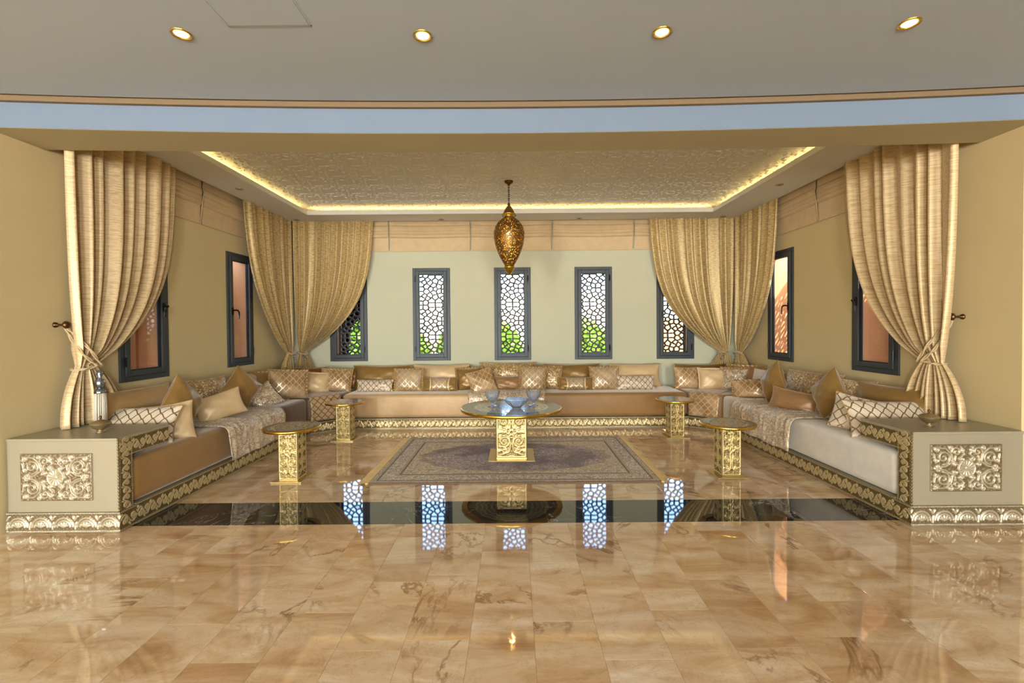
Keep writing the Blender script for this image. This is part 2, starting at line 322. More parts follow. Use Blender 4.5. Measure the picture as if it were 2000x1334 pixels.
def plaque_relief(w, h, nx, nz):
    x = np.linspace(0, w, nx); z = np.linspace(0, h, nz); X, Z = np.meshgrid(x, z); Xm = np.where(X > w/2, w-X, X); Zm = np.where(Z > h/2, h-Z, Z)
    cs = [spiral(.17*w, .27*h, .15*h, .03*h, 90, -430, 90), spiral(.35*w, .15*h, .10*h, .02*h, 180, 600), spiral(.10*w, .46*h, .06*h, .01*h, 0, 400),
          seg([(.04*w, .06*h), (.2*w, .08*h), (.28*w, .2*h), (.3*w, .36*h), (.2*w, .46*h), (.05*w, .49*h)]), seg([(.42*w, .05*h), (.46*w, .2*h), (.38*w, .3*h)]),
          spiral(.5*w, .5*h, .17*h, .17*h, 90, 270), spiral(.33*w, .42*h, .05*h, .01*h, 0, -380), seg([(.04*w, .2*h), (.06*w, .38*h)])]
    cs += [spiral(.07*w, .10*h, .05*h, .01*h, 0, 500), spiral(.27*w, .07*h, .045*h, .01*h, 0, -500), spiral(.44*w, .12*h, .05*h, .01*h, 90, 500), spiral(.07*w, .33*h, .05*h, .01*h, 0, 400), spiral(.42*w, .30*h, .05*h, .01*h, 0, 460), seg([(.25*w, .40*h), (.33*w, .34*h), (.34*w, .24*h)])]
    H = ridge(Xm, Zm, cs, .022*h)
    dx, dz = X-w/2, Z-h/2; r = np.hypot(dx, dz); a = np.arctan2(dz, dx); H = np.where(r < .155*h, .35+.5*np.abs(np.sin(a*7))*np.clip(r/(.15*h), 0, 1)+.4*(r < .03*h), H)
    fine = .5+.5*np.sin(X/h*52+2*np.sin(Zm/h*20))*np.sin(Z/h*52+2*np.sin(Xm/h*20)); H = np.maximum(H, .3*fine*(H < .25))
    e = np.minimum(np.minimum(X, w-X), np.minimum(Z, h-Z)); H = np.where(e < .012*h, 0, H)
    return X, Z, H
def band_tile(L, h, kind, nx, nz):
    x = np.linspace(0, L, nx, endpoint=False); z = np.linspace(0, h, nz); X, Z = np.meshgrid(x, z)
    if kind == 'arch':
        cs = [spiral(L/2+k*L, .26*h, .40*L, .40*L, 0, 180, 80) for k in (-1, 0, 1)]+[spiral(L/2+k*L, .26*h, .28*L, .28*L, 0, 180, 60) for k in (-1, 0, 1)]
        cs += [seg([(L/2+k*L, .26*h), (L/2+k*L+.2*L*math.cos(a), .26*h+.2*L*math.sin(a))]) for k in (0,) for a in (.4, .95, 1.57, 2.2, 2.75)]
        cs += [seg([(k*L, .16*h), (k*L, .34*h), (k*L+.05*L, .5*h)]) for k in (0, 1)]+[seg([(k*L-.1*L, .8*h), (k*L, .62*h), (k*L+.1*L, .8*h)]) for k in (0, 1)]
        wd = .05*L
    elif kind == 'scroll':
        t = np.linspace(-.2, 1.2, 90); cs = [np.stack([t*L, h*(.5+.24*np.sin(2*PI*t))], 1)]
        for k in (-1, 0, 1):
            cs += [spiral((.27+k)*L, .43*h, .17*h, .03*h, 80, -460, 70), spiral((.77+k)*L, .57*h, .17*h, .03*h, 260, 800, 70),
                   seg([((.02+k)*L, .72*h), ((.10+k)*L, .82*h)]), seg([((.52+k)*L, .28*h), ((.60+k)*L, .18*h)])]
        wd = .055*h
    else:
        cs = [np.stack([np.linspace(-.2, 1.2, 80)*L, h*(.5+.2*np.sin(2*PI*np.linspace(-.2, 1.2, 80)))], 1), np.stack([np.linspace(-.2, 1.2, 80)*L, h*(.5-.2*np.sin(2*PI*np.linspace(-.2, 1.2, 80)))], 1)]
        cs += [spiral(.25*L+k*L/2, .5*h, .07*h, .02*h, 0, 360) for k in (0, 1)]; wd = .075*h
    H = ridge(X, Z, cs, wd); fine = .5+.5*np.sin(X/L*2*PI*6)*np.sin(Z/h*30); H = np.maximum(H, .25*fine*(H < .2))
    rb = .085*h; e = np.minimum(Z, h-Z); rope = .55+.45*np.sin(X/L*2*PI*round(L/.012)+Z/h*40); prof = np.sqrt(np.clip(1-((e-rb/2)/(rb/2))**2, 0, 1))
    H = np.where(e < rb, rope*prof, H); return H
def relief_mesh(name, o, ux, uz, n, X, Z, H, depth):
    o, ux, uz, n = [np.array(v, float) for v in (o, ux, uz, n)]
    P = o+X[..., None]*ux+Z[..., None]*uz+(H*depth)[..., None]*n; nz, nx = X.shape
    ii = np.arange(nx*nz).reshape(nz, nx); q = np.stack([ii[:-1, :-1], ii[:-1, 1:], ii[1:, 1:], ii[1:, :-1]], -1).reshape(-1, 4)
    if np.dot(np.cross(ux, uz), n) < 0: q = q[:, ::-1]
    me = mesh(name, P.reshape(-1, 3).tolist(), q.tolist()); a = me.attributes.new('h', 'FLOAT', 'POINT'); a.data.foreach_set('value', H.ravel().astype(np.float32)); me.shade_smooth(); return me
def band(name, p0, p1, z0, h, out, kind, L, mat, parent, depth=.009, res=.005, vert=False, nzres=None):
    """carved strip from p0 to p1 (xy) between z0 and z0+h, carved towards out; vert: pattern runs upward"""
    p0 = np.array(p0, float); p1 = np.array(p1, float); ln = np.linalg.norm(p1-p0); ux = (p1-p0)/ln
    nx = max(6, int(ln/res)+1); nz = max(12, int(h/res)+1); tn = 64
    if not vert:
        n = max(1, round(ln/L)); LL = ln/n; T = band_tile(LL, h, kind, tn, nz); x = np.linspace(0, ln, nx); z = np.linspace(0, h, nz); X, Z = np.meshgrid(x, z)
        H = T[:, (np.round(x/LL*tn).astype(int)) % tn]
    else:
        n = max(1, round(h/L)); LL = h/n; T = band_tile(LL, ln, kind, tn, nx); x = np.linspace(0, ln, nx); z = np.linspace(0, h, nz); X, Z = np.meshgrid(x, z)
        H = T[:, (np.round(z/LL*tn).astype(int)) % tn].T
    me = relief_mesh(name, (p0[0], p0[1], z0), (ux[0], ux[1], 0), (0, 0, 1), out, X, Z, H, depth)
    return link(name, me, mat, parent)
# ================================================================== the setting
def struct(o, label=None, cat=None): return tag(o, label, cat, kind='structure')
WX, WY, ZC, ZT = 3.53, 7.20, 3.03, 3.15
# floor slab with stone tiles laid on it
floor = struct(MB().box(-6.2, 6.2, -9.0, 7.7, -.16, -.012).build('floor', 'shade_tan'), 'polished beige marble floor crossed by a black marble band', 'floor')
def tile_mesh(w, d):
    b = .0008; g = .0004; a, c = w/2-g, d/2-g
    v = [(-a, -c, -.012), (a, -c, -.012), (a, c, -.012), (-a, c, -.012), (-a, -c, -b), (a, -c, -b), (a, c, -b), (-a, c, -b), (-a+b, -c+b, 0), (a-b, -c+b, 0), (a-b, c-b, 0), (-a+b, c-b, 0)]
    f = [(8, 9, 10, 11)]+[(i, (i+1) % 4, 4+(i+1) % 4, 4+i) for i in range(4)]+[(4+i, 4+(i+1) % 4, 8+(i+1) % 4, 8+i) for i in range(4)]
    return mesh('tile', v, f)
TW = .58
def tiles(x0, x1, y0, y1, w, d, stag, mat, name='tile'):
    cache = {}; nx = int(math.ceil((x1-x0)/w-1e-6)); 
    for i in range(nx):
        xa, xb = x0+i*w, min(x0+(i+1)*w, x1); y = y0-(d*stag[i % len(stag)]); 
        while y < y1-1e-6:
            ya, yb = max(y, y0), min(y+d, y1)
            if y1-yb < .03: yb = y1
            if ya-y0 < .03 and ya > y0: ya = y0
            if yb-ya > .02:
                k = (round(xb-xa, 3), round(yb-ya, 3))
                if k not in cache: cache[k] = tile_mesh(*k); cache[k].materials.append(M[mat])
                o = bpy.data.objects.new(name, cache[k]); C.objects.link(o); o.parent = floor; o.location = ((xa+xb)/2, (ya+yb)/2, 0)
            y += d
tiles(-3.98, 4.14, 1.10, 3.262, .29, .54, (.26, .76, .03, .5, .88, .38), 'beige_marble')
tiles(-3.53, 3.53, 3.262, 3.682, .94, .42, (0,), 'black_marble', 'border_tile')
tiles(-2.82, 2.98, 3.682, 6.55, .29, .58, (.3, .8, .05, .55), 'beige_marble')
tiles(-3.53, -2.82, 3.682, 7.2, .71, 3.6, (0,), 'beige_marble'); tiles(2.98, 3.53, 3.682, 7.2, .55, 3.6, (0,), 'beige_marble')
tiles(-6.2, -3.98, 1.1, 3.262, 2.22, 3, (0,), 'beige_marble'); tiles(4.14, 6.2, 1.1, 3.262, 2.06, 3, (0,), 'beige_marble'); tiles(-6.2, 6.2, -9.0, 1.1, 12.4, 10.1, (0,), 'beige_marble')
# walls as slabs cut around the window openings
OB = [(-2.58, .585, .877, 2.323), (-1.285, .585, .877, 2.323), (-.02, .57, .877, 2.323), (1.242, .585, .877, 2.323), (2.52, .585, .877, 2.323)]
OL = [(4.40, .59, .92, 2.36), (5.945, .56, .92, 2.36)]; OR = [(4.505, .59, .92, 2.38), (6.10, .58, .92, 2.38)]
def wall_cut(name, a0, a1, z0, z1, ops, t, frame, label):
    mb = MB()
    def put(u0, u1, w0, w1, ):
        if frame == 'back': mb.box(u0, u1, WY, WY+t, w0, w1)
        elif frame == 'left': mb.box(-WX-t, -WX, u0, u1, w0, w1)
        else: mb.box(WX, WX+t, u0, u1, w0, w1)
    u = a0
    for c, w, b, tp in sorted(ops):
        put(u, c-w/2, z0, z1); put(c-w/2, c+w/2, z0, b); put(c-w/2, c+w/2, tp, z1); u = c+w/2
    put(u, a1, z0, z1)
    return struct(mb.build(name, 'back_plaster_daylit' if frame == 'back' else 'wall_plaster'), label, 'wall')  # back wall is a paler copy with daylight put into the colour
T_ = .42
wall_cut('wall_back', -WX-T_, WX+T_, -.01, 3.2, OB, T_, 'back', 'plaster back wall with five narrow windows, daylight tint in its colour')
wall_cut('wall_left', 3.05, WY, -.01, 3.2, OL, .16, 'left', 'tan plaster wall on the left side of the alcove')
wall_cut('wall_right', 3.2, WY, -.01, 3.2, OR, .16, 'right', 'tan plaster wall on the right side of the alcove')
struct(MB().box(-6.2, -WX-T_, 3.2, 3.6, -.01, 3.2).build('wall_front_left', 'beam_plaster'), 'plaster pier at the left edge of the alcove opening', 'wall')
struct(MB().box(WX+T_, 6.2, 3.2, 3.6, -.01, 3.2).build('wall_front_right', 'beam_plaster'), 'plaster pier at the right edge of the alcove opening', 'wall')
struct(MB().box(-6.3, -6.1, -9.1, 3.4, -.01, 3.2).build('wall_hall_left', 'wall_plaster'), 'left wall of the hall in front of the alcove', 'wall')
struct(MB().box(6.1, 6.3, -9.1, 3.4, -.01, 3.2).build('wall_hall_right', 'wall_plaster'), 'right wall of the hall in front of the alcove', 'wall')
struct(MB().box(-6.2, 6.2, -9.1, -8.95, -.01, 3.2).build('wall_hall_rear', 'wall_plaster'), 'rear wall of the hall behind the viewpoint', 'wall')
# hall ceiling (its far edge bows gently), tan strip painting the slot's shadow, bowed beam
def bow(x): return -.155*(x/3.45)**2
xs = np.linspace(-3.95, 3.95, 41)
poly = [(-6.2, -9.0), (6.2, -9.0), (6.2, 3.2+bow(3.95))]+[(x, 3.205+bow(x)) for x in xs[::-1]]+[(-6.2, 3.2+bow(3.95))]
hc = struct(MB().prism(poly, 2.96, 3.02).build('ceiling', 'ceiling_paint'), 'smooth white ceiling of the hall with four lit downlights', 'ceiling')
struct(MB().box(-6.3, 6.3, -9.1, 3.6, 3.06, 3.25).build('ceiling_slab', 'ceiling_paint'), 'roof slab above the hall ceiling', 'ceiling')
f0 = [(x, 3.262+bow(x)) for x in xs]
beam = struct(MB().prism(f0+[(x, 3.60-.1*(x/3.45)**2) for x in xs[::-1]], 2.76, 3.055).build('beam', 'beam_plaster'), 'wide plaster beam spanning the alcove opening', 'beam')
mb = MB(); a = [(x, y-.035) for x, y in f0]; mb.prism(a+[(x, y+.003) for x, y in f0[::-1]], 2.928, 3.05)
struct(mb.build('shade_strip', 'shade_tan'), 'thin tan strip coloured as the shadow gap between hall ceiling and beam', 'trim')
mb = MB(); a = [(x, y-.004) for x, y in f0]; mb.prism(a+[(x, y+.003) for x, y in f0[::-1]], 2.762, 2.929)
struct(mb.build('trim_2', 'fascia_daylit'), 'plaster face of the beam over the alcove opening, blue daylight in its colour', 'trim')  # same plaster as the beam, daylight's blue put into the colour
# access hatch in the ceiling
h = empty('ceiling_hatch', (-1.245, 2.08, 2.96)); tag(h, 'square white access hatch flush in the hall ceiling', 'hatch')
MB().box(-.205, .205, -.31, .31, -.004, .01).build('hatch_panel', 'ceiling_paint', h)
mb = MB()
for x0, x1, y0, y1 in ((-.215, -.208, -.32, .32), (.208, .215, -.32, .32), (-.215, .215, .313, .32), (-.215, .215, -.32, -.313)): mb.box(x0, x1, y0, y1, -.003, .01)
mb.build('hatch_frame', 'ceiling_paint', h)
# alcove ceiling: raised tray with cove lighting
tray = struct(MB().box(-WX, WX, 3.6, WY, ZT, 3.25).box(-WX, -3.4, 3.3, 3.6, ZT, 3.25).box(3.4, WX, 3.3, 3.6, ZT, 3.25).build('ceiling_tray', 'alcove_ceiling_paint'), 'raised alcove ceiling covered in carved arabesque plaster', 'ceiling')
TX0, TX1, TY0, TY1 = -2.95, 2.87, 3.95, 6.62
mb = MB(); z0, z1 = ZC, ZC+.05
mb.box(-3.42, TX0, 3.5, 7.10, z0, z1); mb.box(TX1, 3.42, 3.5, 7.10, z0, z1); mb.box(TX0, TX1, TY1, 7.10, z0, z1); mb.box(TX0, TX1, 3.6, TY0, z0, z1)
for x in (-3.42, 3.40): mb.box(x, x+.02, 3.5, 7.10, z1, ZT)
mb.box(-3.42, 3.42, 7.08, 7.10, z1, ZT)
bord = struct(mb.build('ceiling_border', 'alcove_ceiling_paint'), 'flat white dropped border around the alcove ceiling', 'ceiling')
mb = MB(); e = .012
for x0, x1, y0, y1 in ((TX0-.05, TX0+e, TY0-.05, TY1+.05), (TX1-e, TX1+.05, TY0-.05, TY1+.05), (TX0, TX1, TY1-e, TY1+.05), (TX0, TX1, TY0-.05, TY0+e)): mb.box(x0, x1, y0, y1, z0-.012, z0+.004)
mb.build('lip_moulding', 'alcove_ceiling_paint', bord)
for x0, x1, y0, y1 in ((TX0-.16, TX0-.13, TY0, TY1), (TX1+.13, TX1+.16, TY0, TY1), (TX0, TX1, TY1+.13, TY1+.16), (TX0, TX1, TY0-.16, TY0-.13)):
    MB().box(x0, x1, y0, y1, z1+.001, z1+.012).build('led_strip', 'led_glow', bord)
# carved petals of the tray ceiling, uncountable relief
mb = MB(); P = .34; nxp = int((TX1-TX0+.2)/P)+1; nyp = int((TY1-TY0+.2)/P)+1
for i in range(nxp):
    for j in range(nyp):
        cx, cy = TX0-.08+(i+.5)*P, TY0-.08+(j+.5)*P
        for rr, n, ln, wd, off in ((.055, 8, .062, .024, 0), (.125, 10, .062, .026, .13), (.17, 8, .05, .022, .39)):
            for k in range(n):
                a = 2*PI*k/n+off; x, y = cx+rr*math.cos(a), cy+rr*math.sin(a)
                if not (TX0-.2 < x < TX1+.2 and TY0-.2 < y < TY1+.3): continue
                ta = a+(.0 if rr < .1 else .5*((k % 2)*2-1)); dx, dy = math.cos(ta), math.sin(ta); L2, W2 = ln/2, wd/2
                v = [(x-dx*L2, y-dy*L2, ZT-.001), (x+dy*W2, y-dx*W2, ZT-.001), (x+dx*L2, y+dy*L2, ZT-.001), (x-dy*W2, y+dx*W2, ZT-.001), (x-dx*L2*.35, y-dy*L2*.35, ZT-.011), (x+dx*L2*.35, y+dy*L2*.35, ZT-.011)]
                mb.add(v, [(0, 1, 4), (1, 5, 4), (1, 2, 5), (2, 3, 5), (3, 4, 5), (3, 0, 4)])
tag(mb.build('carved_petals', 'alcove_ceiling_paint', tray), kind='stuff')

# ------------------------------------------------------------------ lattice screen
def clip(poly, a, b, c):   # keep a*x+b*y<=c
    out = []
    for i in range(len(poly)):
        p, q = poly[i], poly[(i+1) % len(poly)]; dp, dq = a*p[0]+b*p[1]-c, a*q[0]+b*q[1]-c
        if dp <= 0: out.append(p)
        if dp*dq < 0: t = dp/(dp-dq); out.append((p[0]+(q[0]-p[0])*t, p[1]+(q[1]-p[1])*t))
    return out
def lattice_mesh(w, h, period=.52):
    pts = []
    def addp(x, y):
        if all((x-a)**2+(y-b)**2 > .046**2 for a, b in pts): pts.append((x, y))
    cents = [(i*period+(j % 2)*period/2, .06+j*period/2) for j in range(-1, int(h/period*2)+3) for i in (-2, -1, 0, 1, 2)]
    for x, y in cents: addp(x, y)
    for r, n, off in ((.062, 10, 18), (.128, 10, 0), (.196, 10, 18)):
        for x, y in cents:
            for k in range(n): a = math.radians(90+off+k*360/n); addp(x+r*math.cos(a), y+r*math.sin(a))
    mb = MB(); th = .018
    for (x, y) in pts:
        if not (-w/2-.05 < x < w/2+.05 and -.05 < y < h+.05): continue
        poly = [(-w/2, 0), (w/2, 0), (w/2, h), (-w/2, h)]
        for (a, b) in pts:
            d2 = (a-x)**2+(b-y)**2
            if 1e-9 < d2 < .04: poly = clip(poly, a-x, b-y, ((a*a+b*b)-(x*x+y*y))/2)
            if len(poly) < 3: break
        if len(poly) < 3: continue
        cx, cy = sum(p[0] for p in poly)/len(poly), sum(p[1] for p in poly)/len(poly)
        ang = sorted({round(math.atan2(p[1]-cy, p[0]-cx), 4) for p in poly} | {round(-PI+k*PI/5, 4) for k in range(10)})
        ro = []
        for a in ang:
            dx, dy = math.cos(a), math.sin(a); best = 9
            for i in range(len(poly)):
                p, q = poly[i], poly[(i+1) % len(poly)]; ex, ey = q[0]-p[0], q[1]-p[1]; den = dx*ey-dy*ex
                if abs(den) < 1e-12: continue
                t = ((p[0]-cx)*ey-(p[1]-cy)*ex)/den; s = ((p[0]-cx)*dy-(p[1]-cy)*dx)/den
                if t > 0 and -1e-6 <= s <= 1+1e-6: best = min(best, t)
            ro.append(best)
        m = sum(ro)/len(ro)
        if m < .010: continue
        ri = [max(.004, min(r-.0125, 1.14*m-.010)) for r in ro]; n = len(ang); vs = []
        for rr, z in ((ro, 0), (ri, 0), (ri, th), (ro, th)): vs += [(cx+r*math.cos(a), z, cy+r*math.sin(a)) for r, a in zip(rr, ang)]
        fs = []
        for i in range(n):
            j = (i+1) % n
            for k in range(3): fs.append((k*n+i, k*n+j, (k+1)*n+j, (k+1)*n+i))
        mb.add(vs, fs)
    for x0, x1, a, b in ((-w/2-.004, -w/2+.012, 0, h), (w/2-.012, w/2+.004, 0, h)): mb.box(x0, x1, -.004, th+.004, a, b)
    for a, b in ((0, .012), (h-.012, h)): mb.box(-w/2, w/2, -.004, th+.004, a, b)
    return mesh('lattice_screen', mb.v, mb.f)
lat = lattice_mesh(.46, 1.36)
# ------------------------------------------------------------------ windows
def ring(mb, w, z0, z1, t, y0, y1, ch=0):
    a = w/2
    mb.box(-a, -a+t, y0, y1, z0, z1); mb.box(a-t, a, y0, y1, z0, z1); mb.box(-a+t, a-t, y0, y1, z0, z0+t); mb.box(-a+t, a-t, y0, y1, z1-t, z1)
wn_ = 0
def window(loc, rz, w, z0, z1, label, hside, lever, T_=.42):
    """local: x along the wall, +y outwards"""
    global wn_; wn_ += 1
    r = empty(f'window_{wn_}', loc, rz); struct(r, label, 'window')
    mb = MB(); ring(mb, w-.004, z0+.002, z1-.002, .048, -.014, .05); mb.build('frame', 'window_metal', r, bevel=.003)
    mb = MB(); ring(mb, w-.104, z0+.052, z1-.052, .052, -.026, .03); mb.build('sash', 'window_metal', r, bevel=.004)
    mb = MB(); ring(mb, w-.206, z0+.103, z1-.103, .008, -.010, .012); mb.build('glazing_bead', 'black_metal', r)
    MB().box(-w/2+.10, w/2-.10, .0, .006, z0+.10, z1-.10).build('glass_pane', 'pane_glass', r)
    hx = hside*(w/2-.052-.024); zm = (z0+z1)/2+(-.02)
    if lever:
        mb = MB(); mb.box(hx-.014, hx+.014, -.036, -.026, zm-.045, zm+.045)
        pts = [(hx, -.03, zm+.01), (hx, -.07, zm+.012), (hx-hside*.02, -.082, zm+.01), (hx-hside*.045, -.082, zm-.01), (hx-hside*.055, -.08, zm-.05), (hx-hside*.052, -.078, zm-.10)]
        mb.tube(pts, [.010, .010, .010, .009, .008, .007], 8); mb.build('handle', 'black_metal', r, smooth=False)
    else: MB().box(hx-.007, hx+.007, -.034, -.026, zm-.045, zm+.045).build('latch', 'black_metal', r)
    for z in (z0+.14, z1-.22):
        MB().tube([(-hside*(w/2-.045), -.03, z), (-hside*(w/2-.045), -.03, z+.09)], .009, 8).build('hinge', 'black_metal', r)
    a = w/2; mb = MB(); t = .012
    mb.box(-a, -a+t, .05, T_, z0, z1); mb.box(a-t, a, .05, T_, z0, z1); mb.box(-a+t, a-t, .05, T_, z0, z0+t); mb.box(-a+t, a-t, .05, T_, z1-t, z1); mb.build('reveal', 'terracotta', r)
    if lever:      # side windows look into a terracotta bay closed by the carved screen
        mb = MB(); mb.box(a, a+.10, T_, .62, -.2, z1+.06); mb.box(-a-.10, -a, T_, .62, -.2, z1+.06); mb.box(-a, a, T_, .62, -.2, z0-.02); mb.box(a-.035, a, .30, .62, z0-.02, z1-.1)
        mb.build('bay_wall', 'terracotta', r); T_ = .60
    lo = link('lattice_screen', lat, None, r); lo.location = (0, T_-.07, z0+.035); lo.scale = ((w-.05)/.46, 1, (z1-z0-.07)/1.36)
    fr = MB(); ring(fr, w-.026, z0+.013, z1-.013, .022, T_-.08, T_-.04); fr.build('screen_frame', 'lattice_paint', r)
    return r
lat.materials.append(M['lattice_paint'])
names = ['leftmost back wall window, partly covered by the left corner curtain', 'second back wall window from the left, with full carved lattice', 'middle back wall window under the hanging lantern', 'fourth back wall window from the left, with full carved lattice', 'rightmost back wall window, partly covered by the right corner curtain']
for (c, w, a, b), lab, hs in zip(OB, names, (-1, 1, -1, -1, -1)): window((c, WY, 0), 0, w, a, b, lab, hs, False)
window((-WX, OL[0][0], 0), PI/2, .59, .92, 2.36, 'left wall window nearest the viewpoint, half behind the tied curtain', 1, True, .16)
window((-WX, OL[1][0], 0), PI/2, .56, .92, 2.36, 'left wall window beside the left corner curtain', -1, True, .16)
window((WX, OR[0][0], 0), -PI/2, .59, .92, 2.38, 'right wall window nearest the viewpoint, half behind the tied curtain', -1, True, .16)
window((WX, OR[1][0], 0), -PI/2, .58, .92, 2.38, 'right wall window beside the right corner curtain, orange outside', 1, True, .16)

# ------------------------------------------------------------------ outdoors
tag(MB().box(-30, 30, -30, 45, -.4, -.2).build('ground', 'ground'), 'grassy ground outside the windows', 'ground', kind='structure')
def shrub(x, y, sx, sy, h, label, seed):
    rnd = random.Random(seed); r = empty('garden_shrub', (x, y, -.2)); tag(r, label, 'shrub', )
    MB().tube([(0, 0, 0), (.03, 0, h*.4), (0, .02, h*.7)], [.06, .05, .02], 7).build('trunk', 'bark', r)
    mb = MB()
    for k in range(3600):
        a, b = rnd.uniform(0, 2*PI), rnd.uniform(-1, 1); q = (1-b*b)**.5; rr = rnd.uniform(.72, 1.05)
        p = Vector((sx*rr*q*math.cos(a), sy*rr*q*math.sin(a), h*.5+h*.5*rr*b*1.0)); u = Vector((rnd.gauss(0, 1), rnd.gauss(0, 1), rnd.gauss(0, 1))).normalized(); w = u.cross(Vector((rnd.gauss(0, 1), rnd.gauss(0, 1), rnd.gauss(0, 1)))).normalized(); s = rnd.uniform(.08, .15)
        mb.add([p-u*s, p+w*s*.45, p+u*s, p-w*s*.45], [(0, 1, 2, 3)])
    tag(mb.build('foliage', 'leaf', r), kind='stuff')
shrub(-6.2, 11.8, 1.28, .9, 1.95, 'sunlit green shrub outside the leftmost back window', 1); shrub(-3.4, 12.0, 1.15, .9, 1.85, 'sunlit green shrub outside the second back window from the left', 2)
shrub(-.9, 11.9, 1.05, .9, 1.9, 'sunlit green shrub outside the middle back window, left side', 3); shrub(1.4, 12.1, 1.05, .9, 1.85, 'sunlit green shrub outside the fourth back window', 4)
tag(MB().box(2.75, 9.5, 10.2, 10.45, -.2, 1.55).build('garden_wall', 'terracotta', bevel=.02), 'terracotta garden wall outside the rightmost back window', 'wall')

# ------------------------------------------------------------------ downlights
def lathe_obj(name, prof, mat, parent, n=24, loc=None, wob=None, smooth=True):
    return MB().lathe(prof, n, wob=wob).build(name, mat, parent, smooth, loc)
def downlight(x, y, z, lit, label, group, r=.043):
    o = empty('downlight', (x, y, z)); tag(o, label, 'ceiling light', group)
    lathe_obj('trim_ring', [(r*1.2, 0), (r*1.18, -.005), (r*1.07, -.006), (r, .0), (r*.92, .012)], 'brass' if lit else 'aged_brass', o)
    if lit: lathe_obj('lamp', [(.001, -.003), (r*.72, -.003), (r*.74, 0)], 'lamp_glow', o); lathe_obj('diffuser', [(r*.7, -.0015), (r*.8, -.001), (r*.99, .003)], 'lamp_halo', o)
    else:
        lathe_obj('lamp', [(.001, .0), (r*.5, -.002), (r*.9, .008)], 'steel', o)
for (x, y), lab in zip(((-1.745, 2.459), (-.476, 2.49), (.80, 2.477), (2.068, 2.42)), ('leftmost of the four lit downlights in the hall ceiling', 'second lit downlight from the left in the hall ceiling', 'third lit downlight from the left in the hall ceiling', 'rightmost of the four lit downlights in the hall ceiling')):
    downlight(x, y, 2.96, True, lab, 'lit downlights in the hall ceiling')
for (x, y), lab in zip(((-3.19, 5.40), (-3.25, 6.95), (-1.09, 7.0), (1.0, 7.0), (3.15, 6.95), (3.11, 5.40)), ('unlit downlight above the left wall windows', 'unlit downlight over the left corner curtains', 'unlit downlight left of the lantern above the back wall', 'unlit downlight right of the lantern above the back wall', 'unlit downlight over the right corner curtains', 'unlit downlight above the right wall windows')):
    downlight(x, y, ZC, False, lab, 'unlit downlights in the alcove ceiling border', .036)

# ------------------------------------------------------------------ lantern
LX, LY = -.05, 5.576
ln = empty('hanging_lantern', (LX, LY, 0)); tag(ln, 'pierced brass teardrop lantern hanging from the alcove ceiling', 'lantern')
lathe_obj('canopy', [(.001, ZT), (.055, ZT), (.05, ZT-.02), (.022, ZT-.035), (.012, ZT-.05)], 'bronze_metal', ln, 16)
for k in range(9):
    c = Vector((0, 0, ZT-.065-k*.026)); a = (k % 2)*PI/2
    MB().tube([c+Vector((math.cos(a)*.009*math.cos(t), math.sin(a)*.009*math.cos(t), .018*math.sin(t))) for t in np.linspace(0, 2*PI, 9)[:-1]], .0035, 5, True).build('chain_link', 'black_metal', ln)
MB().tube([(0, 0, ZT-.29), (0, 0, 2.85)], .006, 8).build('hook', 'bronze_metal', ln)
lathe_obj('cap', [(.008, 2.885), (.018, 2.87), (.012, 2.855), (.03, 2.84), (.055, 2.80), (.07, 2.765), (.072, 2.755)], 'perforated_brass', ln, 28)
lathe_obj('collar', [(.06, 2.76), (.088, 2.757), (.09, 2.748), (.062, 2.738), (.06, 2.72), (.07, 2.712)], 'brass', ln, 28)
lathe_obj('shade', [(.068, 2.712), (.10, 2.69), (.14, 2.65), (.170, 2.60), (.185, 2.54), (.184, 2.47), (.17, 2.39), (.145, 2.31), (.115, 2.24), (.085, 2.185), (.06, 2.145), (.052, 2.13)], 'perforated_brass', ln, 36)
lathe_obj('tip', [(.052, 2.13), (.068, 2.122), (.066, 2.112), (.056, 2.095), (.04, 2.06), (.032, 2.05), (.016, 2.042), (.014, 2.03), (.002, 2.02)], 'brass', ln, 24)
for k in range(12):  # green beads added to stand for green reflections on the rings
    a = 2*PI*k/12
    lathe_obj('glint_bead', [(.001, 0), (.007, -.006), (.007, -.014), (.001, -.02)], 'green_glint', ln, 6, loc=(.085*math.cos(a), .085*math.sin(a), 2.748))
    if k % 2: lathe_obj('glint_bead', [(.001, 0), (.006, -.005), (.006, -.011), (.001, -.016)], 'green_glint', ln, 6, loc=(.062*math.cos(a), .062*math.sin(a), 2.115))
MB().lathe([(.001, 2.56), (.03, 2.54), (.035, 2.50), (.02, 2.46), (.001, 2.45)], 12).build('bulb', 'bulb_glow', ln, True)
for z in (2.5,):
    pl = bpy.data.lights.new('lantern_light', 'POINT'); pl.energy = 14; pl.color = (1, .7, .35); pl.shadow_soft_size = .04
    po = bpy.data.objects.new('lantern_light', pl); C.objects.link(po); po.parent = ln; po.location = (0, 0, 2.42)
